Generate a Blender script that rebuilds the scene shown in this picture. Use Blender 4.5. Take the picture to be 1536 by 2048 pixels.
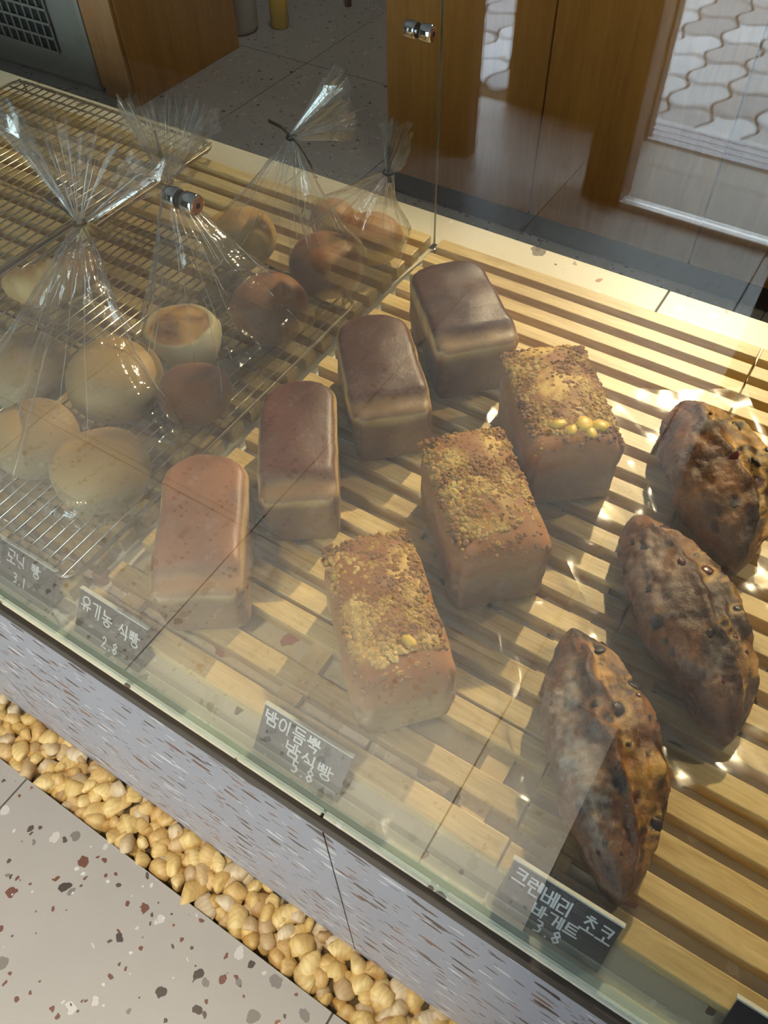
import bpy, bmesh, math, random
from mathutils import Vector, Matrix, noise as mnoise

# ------------------------------------------------------------------ camera, world, lamps, exposure
SC = bpy.context.scene
COL = SC.collection
for o in list(bpy.data.objects):
    bpy.data.objects.remove(o)
H = 0.604                      # height of the stone display counter
CAM = Vector((0.0, 0.0, 1.261))
PITCH, ROLL, YAW, FPX = 0.91239, -0.030817, -0.58964, 1582.79
fwd = Vector((math.sin(YAW) * math.cos(PITCH), math.cos(YAW) * math.cos(PITCH), -math.sin(PITCH)))
rgt = Vector((math.cos(YAW), -math.sin(YAW), 0))
upv = rgt.cross(fwd)
r2 = math.cos(ROLL) * rgt + math.sin(ROLL) * upv
u2 = -math.sin(ROLL) * rgt + math.cos(ROLL) * upv
cd = bpy.data.cameras.new('camera')
cam = bpy.data.objects.new('camera', cd)
COL.objects.link(cam)
cam.matrix_world = Matrix(((r2.x, u2.x, -fwd.x, CAM.x), (r2.y, u2.y, -fwd.y, CAM.y), (r2.z, u2.z, -fwd.z, CAM.z), (0, 0, 0, 1)))
cd.sensor_fit = 'AUTO'
cd.sensor_width = 36.0
cd.lens = FPX / 2048 * 36.0
cd.clip_start = 0.01
SC.camera = cam

w = bpy.data.worlds.new('world')
SC.world = w
w.use_nodes = True
w.node_tree.nodes['Background'].inputs[0].default_value = (0.74, 0.87, 1.0, 1)
w.node_tree.nodes['Background'].inputs[1].default_value = 14.0


def lamp(name, kind, loc, target, power, color, size=0.05, angle=60, blend=0.5):
    l = bpy.data.lights.new(name, kind)
    l.energy = power
    l.color = color
    if kind == 'SPOT':
        l.spot_size = math.radians(angle)
        l.spot_blend = blend
        l.shadow_soft_size = size
    o = bpy.data.objects.new(name, l)
    COL.objects.link(o)
    o.location = loc
    d = Vector(target) - Vector(loc)
    o.rotation_euler = d.to_track_quat('-Z', 'Y').to_euler()
    return o


WARM = (1.0, 0.79, 0.48)
NEUT = (1.0, 0.91, 0.82)
lamp('ceiling_spotlight', 'SPOT', (-0.30, 2.55, 2.30), (-0.14, 0.36, H), 330, WARM, 0.035, 29, 0.6)
lamp('ceiling_spotlight', 'SPOT', (0.95, 2.25, 2.35), (0.08, 0.36, H), 95, WARM, 0.035, 28, 0.6)
lamp('ceiling_spotlight', 'SPOT', (-1.45, 2.35, 2.35), (-1.05, 0.92, H), 85, WARM, 0.035, 26, 0.7)
for fx in (-1.75, -0.85, 0.05):                          # downlights over the customers' floor
    lamp('ceiling_downlight', 'SPOT', (fx, -0.95, 2.7), (fx, -0.85, 0), 82, NEUT, 0.06, 58, 0.9)
lamp('ceiling_spotlight', 'SPOT', (-0.55, -0.75, 2.7), (-0.50, 0.0, 0), 120, WARM, 0.05, 34, 0.9)  # added warm spot that brightens the gravel strip and nearby floor
lamp('staff_fill_light', 'SPOT', (-1.5, 2.3, 2.7), (-1.6, 2.4, 0), 40, NEUT, 0.08, 80, 0.8)  # added fill lamp, lifts the staff floor
lamp('staff_fill_light', 'SPOT', (-0.1, 0.9, 2.7), (-0.5, 1.9, 0.3), 26, WARM, 0.08, 50, 0.8)  # added fill lamp, lifts the orange cabinet doors
for px, pw, pz, ph in ((-0.03, 1.22, 1.2, 2.3),):          # portal: guides sky light through the open shopfront
    pl = bpy.data.lights.new('shopfront_portal', 'AREA')
    pl.shape = 'RECTANGLE'
    pl.size = pw
    pl.size_y = ph
    pl.cycles.is_portal = True
    po = bpy.data.objects.new('shopfront_portal', pl)
    COL.objects.link(po)
    po.location = (px, -2.24, pz)
    po.rotation_euler = (math.radians(90), 0, math.radians(180))

SC.view_settings.view_transform = 'Standard'
SC.view_settings.look = 'None'
SC.view_settings.gamma = 1.0
SC.view_settings.use_curve_mapping = False
SC.view_settings.exposure = 0.0
SC.cycles.transparent_max_bounces = 28
SC.cycles.max_bounces = 6
SC.cycles.diffuse_bounces = 3
SC.cycles.glossy_bounces = 3
SC.cycles.use_denoising = True
SC.cycles.use_adaptive_sampling = True
SC.cycles.adaptive_threshold = 0.02
SC.cycles.caustics_reflective = False
SC.cycles.caustics_refractive = False

PI = math.pi
rnd = random.Random(7)


# ------------------------------------------------------------------ mesh helpers
class MB:
    def __init__(s):
        s.v = []
        s.f = []
        s.c = []

    def add(s, vs, fs, col=None):
        n = len(s.v)
        s.v += [tuple(p) for p in vs]
        s.f += [tuple(i + n for i in f) for f in fs]
        if col is not None:
            s.c += [col] * len(vs)
        return s

    def box(s, x0, x1, y0, y1, z0, z1, col=None):
        vs = [(x0, y0, z0), (x1, y0, z0), (x1, y1, z0), (x0, y1, z0), (x0, y0, z1), (x1, y0, z1), (x1, y1, z1), (x0, y1, z1)]
        fs = [(3, 2, 1, 0), (4, 5, 6, 7), (0, 1, 5, 4), (1, 2, 6, 5), (2, 3, 7, 6), (3, 0, 4, 7)]
        return s.add(vs, fs, col)

    def tube(s, pts, r, n=8, closed=False, rad=None):
        pts = [Vector(p) for p in pts]
        m = len(pts)
        rings = []
        prev = None
        for i, p in enumerate(pts):
            if closed:
                d = pts[(i + 1) % m] - pts[i - 1]
            else:
                d = pts[min(i + 1, m - 1)] - pts[max(i - 1, 0)]
            d.normalize()
            a = prev if prev is not None else (Vector((0, 0, 1)) if abs(d.z) < .9 else Vector((1, 0, 0)))
            a = (a - d * a.dot(d)).normalized()
            b = d.cross(a)
            prev = a
            rr = rad[i] if rad else r
            rings.append([p + (a * math.cos(2 * PI * k / n) + b * math.sin(2 * PI * k / n)) * rr for k in range(n)])
        vs = [q for rg in rings for q in rg]
        fs = []
        for i in range(m if closed else m - 1):
            j = (i + 1) % m
            for k in range(n):
                k2 = (k + 1) % n
                fs.append((i * n + k, i * n + k2, j * n + k2, j * n + k))
        if not closed:
            fs.append(tuple(range(n - 1, -1, -1)))
            fs.append(tuple((m - 1) * n + k for k in range(n)))
        return s.add(vs, fs)

    def lathe(s, prof, axis='z', n=24, org=(0, 0, 0)):
        vs = []
        for (r, h) in prof:
            for k in range(n):
                a = 2 * PI * k / n
                c, q = r * math.cos(a), r * math.sin(a)
                p = (c, q, h) if axis == 'z' else ((h, c, q) if axis == 'x' else (q, h, c))
                vs.append((p[0] + org[0], p[1] + org[1], p[2] + org[2]))
        fs = []
        for i in range(len(prof) - 1):
            for k in range(n):
                k2 = (k + 1) % n
                fs.append((i * n + k, i * n + k2, (i + 1) * n + k2, (i + 1) * n + k))
        fs.append(tuple(range(n - 1, -1, -1)))
        fs.append(tuple((len(prof) - 1) * n + k for k in range(n)))
        return s.add(vs, fs)

    def grid(s, fn, nu, nv, wrap=False, cap=False):
        base = len(s.v)
        nvv = nv if wrap else nv + 1
        for i in range(nu + 1):
            for j in range(nvv):
                s.v.append(tuple(fn(i / nu, j / nv)))
        for i in range(nu):
            for j in range(nv):
                j2 = (j + 1) % nvv if wrap else j + 1
                s.f.append((base + i * nvv + j, base + i * nvv + j2, base + (i + 1) * nvv + j2, base + (i + 1) * nvv + j))
        return s

    def mesh(s, name, smooth=False, fix=True):
        me = bpy.data.meshes.new(name)
        me.from_pydata(s.v, [], s.f)
        if s.c and len(s.c) == len(s.v):
            at = me.color_attributes.new('Col', 'FLOAT_COLOR', 'POINT')
            for i, c in enumerate(s.c):
                at.data[i].color = (c[0], c[1], c[2], 1)
        if fix:
            bm = bmesh.new()
            bm.from_mesh(me)
            bmesh.ops.recalc_face_normals(bm, faces=bm.faces)
            bm.to_mesh(me)
            bm.free()
        if smooth:
            me.polygons.foreach_set('use_smooth', [True] * len(me.polygons))
        me.update()
        return me

    def build(s, name, m, parent=None, smooth=False, bevel=0, fix=True):
        return obj(name, s.mesh(name, smooth, fix), m, parent, bevel)


def obj(name, me, m=None, parent=None, bevel=0):
    o = bpy.data.objects.new(name, me)
    COL.objects.link(o)
    if m is not None and len(me.materials) == 0:
        me.materials.append(m)
    if parent is not None:
        o.parent = parent
    if bevel:
        b = o.modifiers.new('bevel', 'BEVEL')
        b.width = bevel
        b.segments = 2
        b.limit_method = 'ANGLE'
    return o


def tag(o, label, cat, group=None):
    o['label'] = label
    o['category'] = cat
    if group:
        o['group'] = group
    return o


def thing(name, label, cat, loc=(0, 0, 0), rz=0.0, group=None):
    o = bpy.data.objects.new(name, None)
    COL.objects.link(o)
    o.empty_display_size = 0.02
    o.location = loc
    o.rotation_euler = (0, 0, rz)
    return tag(o, label, cat, group)


def struct(o, label=None):
    o['kind'] = 'structure'
    if label:
        o['label'] = label
    return o


def empty(name, loc=(0, 0, 0)):
    o = bpy.data.objects.new(name, None)
    COL.objects.link(o)
    o.empty_display_size = 0.02
    o.location = loc
    return o


def copy_part(src, parent=None, loc=None):
    c = src.copy()
    COL.objects.link(c)
    c.parent = parent
    if loc is not None:
        c.location = loc
    return c


def nz(x, y, z, sc, seed=0.0):
    return mnoise.noise(Vector((x * sc + seed * 17.3, y * sc - seed * 5.1, z * sc + seed * 3.7)))


def mix3(a, b, t):
    t = max(0.0, min(1.0, t))
    return tuple(a[i] * (1 - t) + b[i] * t for i in range(3))


def sstep(a, b, x):
    t = max(0.0, min(1.0, (x - a) / (b - a)))
    return t * t * (3 - 2 * t)


# ------------------------------------------------------------------ materials
class NT:
    def __init__(s, name):
        s.m = bpy.data.materials.new(name)
        s.m.use_nodes = True
        s.t = s.m.node_tree
        s.t.nodes.clear()
        s.out = s.t.nodes.new('ShaderNodeOutputMaterial')

    def n(s, typ, **kw):
        nd = s.t.nodes.new('ShaderNode' + typ)
        for k, v in kw.items():
            if k.startswith('i_'):
                nd.inputs[k[2:].replace('_', ' ')].default_value = v
            else:
                setattr(nd, k, v)
        return nd

    def l(s, a, b):
        s.t.links.new(a, b)

    def val(s, sock, v):
        if hasattr(v, 'is_linked') or isinstance(v, bpy.types.NodeSocket):
            s.l(v, sock)
        else:
            sock.default_value = v

    def math(s, op, a, b=None, clamp=False):
        nd = s.n('Math', operation=op, use_clamp=clamp)
        s.val(nd.inputs[0], a)
        if b is not None:
            s.val(nd.inputs[1], b)
        return nd.outputs[0]

    def mix(s, fac, a, b, blend='MIX'):
        nd = s.n('Mix', data_type='RGBA', blend_type=blend)
        s.val(nd.inputs[0], fac)
        for i, c in ((6, a), (7, b)):
            if isinstance(c, (tuple, list)):
                nd.inputs[i].default_value = (c[0], c[1], c[2], 1)
            else:
                s.l(c, nd.inputs[i])
        return nd.outputs[2]

    def ramp(s, fac, stops, interp='LINEAR'):
        nd = s.n('ValToRGB')
        cr = nd.color_ramp
        cr.interpolation = interp
        while len(cr.elements) < len(stops):
            cr.elements.new(0.5)
        for e, (p, c) in zip(cr.elements, stops):
            e.position = p
            e.color = (c[0], c[1], c[2], 1) if isinstance(c, (tuple, list)) else (c, c, c, 1)
        s.l(fac, nd.inputs[0])
        return nd.outputs[0]

    def coord(s, kind='Object', scale=(1, 1, 1), rot=(0, 0, 0)):
        tc = s.n('TexCoord')
        mp = s.n('Mapping')
        mp.inputs['Scale'].default_value = scale
        mp.inputs['Rotation'].default_value = rot
        s.l(tc.outputs[kind], mp.inputs[0])
        return mp.outputs[0]

    def world(s, scale=(1, 1, 1)):
        g = s.n('NewGeometry')
        mp = s.n('Mapping')
        mp.inputs['Scale'].default_value = scale
        s.l(g.outputs['Position'], mp.inputs[0])
        return mp.outputs[0]

    def noise(s, vec, scale=5, detail=4, rough=0.55, dist=0.0, out='Fac'):
        nd = s.n('TexNoise')
        nd.inputs['Scale'].default_value = scale
        nd.inputs['Detail'].default_value = detail
        nd.inputs['Roughness'].default_value = rough
        nd.inputs['Distortion'].default_value = dist
        s.l(vec, nd.inputs['Vector'])
        return nd.outputs[out]

    def vor(s, vec, scale=20, rand=1.0, feature='F1'):
        nd = s.n('TexVoronoi', feature=feature)
        nd.inputs['Scale'].default_value = scale
        nd.inputs['Randomness'].default_value = rand
        s.l(vec, nd.inputs['Vector'])
        return nd

    def bump(s, h, strength=0.3, dist=0.002):
        nd = s.n('Bump')
        nd.inputs['Strength'].default_value = strength
        nd.inputs['Distance'].default_value = dist
        s.l(h, nd.inputs['Height'])
        return nd.outputs[0]

    def pbr(s, color, rough=0.5, metal=0.0, normal=None, spec=0.5, emit=None, estr=0, sss=0):
        p = s.n('BsdfPrincipled')
        if isinstance(color, (tuple, list)):
            p.inputs['Base Color'].default_value = (color[0], color[1], color[2], 1)
        else:
            s.l(color, p.inputs['Base Color'])
        s.val(p.inputs['Roughness'], rough)
        p.inputs['Metallic'].default_value = metal
        p.inputs['Specular IOR Level'].default_value = spec
        if normal is not None:
            s.l(normal, p.inputs['Normal'])
        if emit:
            p.inputs['Emission Color'].default_value = (emit[0], emit[1], emit[2], 1)
            p.inputs['Emission Strength'].default_value = estr
        s.l(p.outputs[0], s.out.inputs[0])
        return s.m


def plain(name, color, rough=0.5, metal=0.0, nscale=30, namt=0.12, spec=0.5):
    t = NT(name)
    v = t.coord()
    f = t.noise(v, nscale, 3)
    c = t.mix(f, tuple(x * (1 - namt) for x in color), tuple(min(1, x * (1 + namt)) for x in color))
    return t.pbr(c, rough, metal, spec=spec)


def terrazzo(name, base, chips, scale=26, rough=0.35, dens=0.34, base2=None, stretch=(1, 1, 1), cover=0.0):
    """base cement with two sizes of scattered stone chips (world coordinates)"""
    t = NT(name)
    v = t.world(stretch)
    vd = t.n('VectorMath', operation='ADD')
    t.l(v, vd.inputs[0])
    nn = t.n('TexNoise')
    nn.inputs['Scale'].default_value = scale * 2.2
    t.l(v, nn.inputs['Vector'])
    ms = t.n('VectorMath', operation='SCALE')
    t.l(nn.outputs['Color'], ms.inputs[0])
    ms.inputs['Scale'].default_value = 0.45 / scale
    t.l(ms.outputs[0], vd.inputs[1])
    vv = vd.outputs[0]
    b = t.mix(t.noise(v, 9, 5), base, base2 or tuple(x * 0.86 for x in base))
    fine = t.noise(v, 420, 2)
    b = t.mix(t.math('MULTIPLY', fine, 0.22), b, tuple(x * 0.55 for x in base))
    col = b
    for k, sc in enumerate((scale, scale * 2.1)):
        vo = t.vor(vv, sc)
        sep = t.n('SeparateColor')
        t.l(vo.outputs['Color'], sep.inputs[0])
        thr = t.math('MULTIPLY', t.math('ADD', t.math('MULTIPLY', sep.outputs[0], 0.65), 0.35), dens)
        has = t.math('LESS_THAN', sep.outputs[1], (0.92 if k == 0 else 0.5) * (1 + cover))
        m = t.math('MULTIPLY', t.math('LESS_THAN', vo.outputs['Distance'], thr), has)
        cc = t.ramp(sep.outputs[2], [(i / len(chips), c) for i, c in enumerate(chips)], 'CONSTANT')
        col = t.mix(m, col, cc)
    return t.pbr(col, rough)


def wood(name, c1, c2, axis='x', scale=1.0, rough=0.45, bands=14, spec=0.5):
    t = NT(name)
    s = {'x': (0.8, 9, 9), 'y': (9, 0.8, 9), 'z': (9, 9, 0.8)}[axis]
    g = t.n('ObjectInfo')
    ad = t.n('VectorMath', operation='ADD')
    cb = t.n('CombineXYZ')
    t.l(t.math('MULTIPLY', g.outputs['Random'], 37.0), cb.inputs[0])
    t.l(t.math('MULTIPLY', g.outputs['Random'], 91.0), cb.inputs[1])
    t.l(t.world(tuple(q * scale for q in s)), ad.inputs[0])
    t.l(cb.outputs[0], ad.inputs[1])
    f1 = t.noise(ad.outputs[0], bands, 6, 0.65, 0.6)
    f2 = t.noise(ad.outputs[0], bands * 0.2, 2)
    f = t.math('ADD', t.math('MULTIPLY', f1, 0.6), t.math('MULTIPLY', f2, 0.4))
    c = t.ramp(f, [(0.32, c1), (0.68, c2)])
    v = t.math('MULTIPLY_ADD', g.outputs['Random'], 0.22)
    v.node.inputs[2].default_value = 0.89
    hs = t.n('HueSaturation')
    t.l(v, hs.inputs['Value'])
    t.l(c, hs.inputs['Color'])
    return t.pbr(hs.outputs[0], rough, normal=t.bump(f1, 0.15, 0.001), spec=spec)


def schlick(t, r0, power=5.0):
    g = t.n('NewGeometry')
    return schlick_n(t, g.outputs['Normal'], r0, power)


def schlick_n(t, nsock, r0, power=5.0):
    g = t.n('NewGeometry')
    d = t.n('VectorMath', operation='DOT_PRODUCT')
    t.l(nsock, d.inputs[0])
    t.l(g.outputs['Incoming'], d.inputs[1])
    c = t.math('ABSOLUTE', d.outputs['Value'])
    f = t.math('POWER', t.math('SUBTRACT', 1.0, c, True), power)
    q = t.math('MULTIPLY', f, 1 - r0)
    return t.math('ADD', q, r0, True)


def pane_mat(name, tint=(0.985, 1.0, 0.99), r0=0.04, rough=0.0):
    """each face of a solid pane reflects its Fresnel share and lets the rest straight through"""
    t = NT(name)
    tr = t.n('BsdfTransparent')
    tr.inputs[0].default_value = (*tint, 1)
    gl = t.n('BsdfGlossy')
    gl.inputs['Roughness'].default_value = rough
    gl.inputs['Color'].default_value = (1, 1, 1, 1)
    mx = t.n('MixShader')
    t.l(schlick(t, r0), mx.inputs[0])
    t.l(tr.outputs[0], mx.inputs[1])
    t.l(gl.outputs[0], mx.inputs[2])
    t.l(mx.outputs[0], t.out.inputs[0])
    return t.m


def film_mat(name, r0=0.06, rough=0.09, bscale=60, bstr=0.35, tint=(0.985, 0.985, 0.98), haze=0.0):
    t = NT(name)
    v = t.coord()
    h = t.noise(v, bscale, 3, 0.6, 0.8)
    nrm = t.bump(h, bstr, 0.004)
    tr = t.n('BsdfTransparent')
    tr.inputs[0].default_value = (*tint, 1)
    gl = t.n('BsdfGlossy')
    gl.inputs['Roughness'].default_value = rough
    t.l(nrm, gl.inputs['Normal'])
    mx = t.n('MixShader')
    t.l(schlick_n(t, nrm, r0, 4.0), mx.inputs[0])
    t.l(tr.outputs[0], mx.inputs[1])
    t.l(gl.outputs[0], mx.inputs[2])
    last = mx.outputs[0]
    if haze:
        df = t.n('BsdfDiffuse')
        df.inputs[0].default_value = (0.9, 0.9, 0.88, 1)
        m2 = t.n('MixShader')
        m2.inputs[0].default_value = haze
        t.l(last, m2.inputs[1])
        t.l(df.outputs[0], m2.inputs[2])
        last = m2.outputs[0]
    t.l(last, t.out.inputs[0])
    return t.m


def bread_mat(name, rough=0.55, nscale=70, bstr=0.35, bdist=0.0012, vary=0.25, spec=0.4, dust=0.0):
    """crust colour sits in the point colour 'Col'; noise adds mottling and fine relief"""
    t = NT(name)
    a = t.n('Attribute', attribute_name='Col')
    v = t.coord()
    f = t.noise(v, nscale, 5, 0.6)
    f2 = t.noise(v, nscale * 5, 3, 0.6)
    g = t.math('ADD', t.math('MULTIPLY', f, vary * 2), 1.0 - vary)
    hs = t.n('HueSaturation')
    t.l(a.outputs['Color'], hs.inputs['Color'])
    t.l(g, hs.inputs['Value'])
    c = hs.outputs[0]
    if dust:
        dm = t.ramp(t.noise(v, 38, 6, 0.7), [(0.50, 0.0), (0.66, 1.0)])
        dm2 = t.ramp(t.noise(v, 420, 2, 0.6), [(0.40, 0.0), (0.62, 1.0)])
        c = t.mix(t.math('MULTIPLY', t.math('MULTIPLY', dm, dm2), dust), c, (0.62, 0.54, 0.44))
    hh = t.math('ADD', t.math('MULTIPLY', f, 1.0), t.math('MULTIPLY', f2, 0.35))
    return t.pbr(c, rough, normal=t.bump(hh, bstr, bdist), spec=spec)


M = {}
CHIPS_F = [(0.055, 0.040, 0.034), (0.20, 0.18, 0.16), (0.56, 0.53, 0.49), (0.15, 0.060, 0.038), (0.09, 0.065, 0.052), (0.62, 0.60, 0.58), (0.07, 0.055, 0.048), (0.24, 0.10, 0.052)]
CHIPS_C = [(0.16, 0.12, 0.09), (0.36, 0.33, 0.26), (0.86, 0.84, 0.76), (0.42, 0.16, 0.10), (0.22, 0.20, 0.16), (0.88, 0.86, 0.80)]
M['floor'] = terrazzo('terrazzo_floor', (0.43, 0.40, 0.355), CHIPS_F, 32, 0.4, 0.30)
M['stone'] = terrazzo('terrazzo_counter', (0.78, 0.74, 0.60), CHIPS_C, 24, 0.35, 0.30, (0.70, 0.66, 0.53), cover=-0.45)
M['front'] = terrazzo('terrazzo_front', (0.37, 0.37, 0.40), CHIPS_F, 64, 0.4, 0.40, stretch=(0.42, 1, 1))
M['staff'] = terrazzo('terrazzo_staff_floor', (0.40, 0.39, 0.36), CHIPS_F, 40, 0.4, 0.30, cover=-0.35)
M['grout'] = plain('grout', (0.10, 0.09, 0.08), 0.9)
M['trim'] = plain('dark_metal_trim', (0.055, 0.045, 0.035), 0.45, 0.3)
M['slat'] = wood('slat_wood', (0.40, 0.265, 0.085), (0.73, 0.565, 0.26), 'x', 1.0, 0.42, 26)
M['block'] = wood('block_wood', (0.55, 0.39, 0.16), (0.70, 0.54, 0.28), 'y', 1.0, 0.45)
M['cab'] = wood('orange_veneer', (0.33, 0.13, 0.016), (0.50, 0.23, 0.036), 'z', 0.7, 0.45, 12)
M['darkwood'] = wood('dark_walnut', (0.035, 0.018, 0.010), (0.075, 0.040, 0.022), 'z', 0.7, 0.5, 10)
M['plinth'] = plain('dark_plinth', (0.012, 0.008, 0.005), 0.6)
M['wall'] = plain('painted_wall', (0.20, 0.18, 0.16), 0.8)
M['ceil'] = plain('ceiling_paint', (0.26, 0.25, 0.24), 0.85)
M['glass'] = pane_mat('clear_glass')
M['gedge'] = plain('green_glass_edge', (0.16, 0.17, 0.12), 0.2)
M['glass_base'] = plain('aqua_refracted_edge', (0.42, 0.52, 0.46), 0.25)
M['acrylic'] = pane_mat('clear_acrylic', (0.97, 0.98, 0.97), 0.05, 0.03)
M['chrome'] = NT('chrome').pbr((0.82, 0.82, 0.82), 0.08, 1.0)
M['brass'] = plain('bronze_end_cap', (0.42, 0.22, 0.12), 0.4, 0.6)
M['black'] = plain('black_rubber', (0.012, 0.012, 0.012), 0.6)
M['wire'] = NT('steel_wire').pbr((0.72, 0.66, 0.52), 0.22, 1.0)
M['railwire'] = NT('dull_wire').pbr((0.28, 0.25, 0.20), 0.35, 1.0)
M['board'] = plain('chalkboard_black', (0.020, 0.022, 0.022), 0.32, 0.0, 120, 0.3)
M['chalk'] = plain('white_chalk_pen', (0.86, 0.88, 0.88), 0.7)
M['film'] = film_mat('cellophane', 0.10, 0.08, 40, 0.5, haze=0.025)
M['filmfan'] = film_mat('cellophane_pleats', 0.13, 0.08, 50, 0.25, haze=0.02)
M['crease'] = film_mat('cellophane_crease_glint', 0.45, 0.16, 80, 0.2, haze=0.22)  # creases whitened in colour to imitate highlight streaks on the bags
M['sleeve'] = film_mat('clear_sleeve', 0.022, 0.20, 9, 0.35)
M['tie'] = plain('dark_green_twist_tie', (0.018, 0.030, 0.022), 0.55)
M['acbody'] = plain('beige_plastic', (0.26, 0.25, 0.20), 0.5)
M['alu'] = plain('bronze_aluminium', (0.85, 0.80, 0.76), 0.3, 1.0)
M['track'] = plain('steel_track', (0.55, 0.55, 0.58), 0.35, 0.6)
M['loaf'] = bread_mat('plain_crust', 0.46, 60, 0.5, 0.0013, 0.3, 0.5, dust=0.10)
M['crumbloaf'] = bread_mat('soft_crust', 0.62, 90, 0.5, 0.0012, 0.3)
M['bun'] = bread_mat('bun_crust', 0.5, 40, 0.2, 0.001, 0.15)
M['bag'] = bread_mat('rustic_crust', 0.42, 190, 0.9, 0.0013, 0.55, 0.5, dust=0.14)
M['chip'] = plain('burnt_chocolate', (0.018, 0.011, 0.009), 0.42, 0, 200, 0.4)
M['berry'] = plain('dark_cranberry', (0.075, 0.014, 0.012), 0.28, 0, 200, 0.3)
M['chestnut'] = plain('yellow_chestnut', (0.68, 0.46, 0.055), 0.42, 0, 130, 0.35)
M['dust'] = plain('gravel_bed_soil', (0.10, 0.07, 0.035), 0.9)


def crumble_material():
    t = NT('streusel_crumble')
    v = t.coord()
    f = t.noise(v, 26, 3, 0.6)
    f2 = t.noise(v, 240, 3, 0.6)
    c = t.ramp(f, [(0.34, (0.15, 0.060, 0.016)), (0.47, (0.33, 0.155, 0.040)), (0.56, (0.58, 0.37, 0.09)), (0.68, (0.82, 0.62, 0.22))])
    c = t.mix(t.math('MULTIPLY', f2, 0.5), c, (0.16, 0.075, 0.02))
    return t.pbr(c, 0.75, normal=t.bump(f2, 0.6, 0.001))


M['crumble'] = crumble_material()


def pebble_material():
    t = NT('yellow_river_pebble')
    g = t.n('ObjectInfo')
    v = t.coord('Object', (1, 1, 1))
    ad = t.n('VectorMath', operation='ADD')
    cb = t.n('CombineXYZ')
    t.l(t.math('MULTIPLY', g.outputs['Random'], 50.0), cb.inputs[0])
    t.l(v, ad.inputs[0])
    t.l(cb.outputs[0], ad.inputs[1])
    wv = t.n('TexWave')
    wv.inputs['Scale'].default_value = 34
    wv.inputs['Distortion'].default_value = 9.0
    wv.inputs['Detail'].default_value = 3
    wv.inputs['Detail Scale'].default_value = 1.4
    t.l(ad.outputs[0], wv.inputs['Vector'])
    base = t.ramp(g.outputs['Random'], [(0.0, (0.58, 0.35, 0.09)), (0.25, (0.76, 0.54, 0.19)), (0.5, (0.80, 0.60, 0.25)), (0.72, (0.62, 0.37, 0.11)), (0.88, (0.68, 0.58, 0.40)), (1.0, (0.44, 0.25, 0.08))])
    c = t.mix(t.math('MULTIPLY', wv.outputs['Fac'], 0.26), base, (0.40, 0.20, 0.05))
    c = t.mix(t.math('MULTIPLY', t.noise(ad.outputs[0], 160, 4), 0.22), c, (0.72, 0.58, 0.34))
    return t.pbr(c, 0.5, normal=t.bump(t.noise(ad.outputs[0], 140, 4), 0.25, 0.001))


M['pebble'] = pebble_material()


def paver_material():
    t = NT('concrete_paver')
    g = t.n('ObjectInfo')
    v = t.world()
    c = t.ramp(g.outputs['Random'], [(0.0, (0.40, 0.40, 0.41)), (0.5, (0.62, 0.62, 0.63)), (1.0, (0.82, 0.83, 0.86))])
    c = t.mix(t.math('MULTIPLY', t.noise(v, 30, 5), 0.35), c, (0.25, 0.23, 0.20))
    return t.pbr(c, 0.85)


M['paver'] = paver_material()

# ------------------------------------------------------------------ the room
XL, XR, YF, YB, ZC = -3.4, 2.4, -2.2, 3.4, 2.75


def plank(name, x0, x1, y0, y1, z0, z1, m, parent=None, bevel=0):
    """a box whose mesh origin is its own base centre"""
    cx, cy = (x0 + x1) / 2, (y0 + y1) / 2
    b = MB().box(x0 - cx, x1 - cx, y0 - cy, y1 - cy, 0, z1 - z0)
    o = b.build(name, m, parent, bevel=bevel)
    o.location = (cx, cy, z0)
    if parent is not None:
        o.location = o.location - parent.location
    return o


floor = struct(empty('floor'), 'grey beige terrazzo tile floor')
plank('grout_bed', XL, XR, YF, 0.050, -0.05, -0.0025, M['grout'], floor)
plank('grout_bed', XL, XR, 0.90, YB, -0.05, -0.0025, M['grout'], floor)
tile_cache = {}


def tile(x0, x1, y0, y1, m, g=0.0016):
    k = (round(x1 - x0, 4), round(y1 - y0, 4), m.name)
    if k not in tile_cache:
        a, b = (x1 - x0) / 2 - g, (y1 - y0) / 2 - g
        tile_cache[k] = MB().box(-a, a, -b, b, -0.02, 0).mesh('floor_tile')
    o = obj('floor_tile', tile_cache[k], m, floor)
    o.location = ((x0 + x1) / 2, (y0 + y1) / 2, 0)


xs = [-0.742 + 0.6 * k for k in range(-4, 6)]
ys = [0.052, -0.362, -0.93, -1.50, -2.07, -2.2]
for i in range(len(xs) - 1):
    for j in range(len(ys) - 1):
        tile(xs[i], xs[i + 1], ys[j + 1], ys[j], M['floor'])
xs = [-1.875 + 0.6 * k for k in range(-2, 7)]
ys = [0.92, 1.19, 1.79, 2.39, 2.99, 3.39]
for i in range(len(xs) - 1):
    for j in range(len(ys) - 1):
        tile(xs[i], xs[i + 1], ys[j], ys[j + 1], M['staff'])

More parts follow.
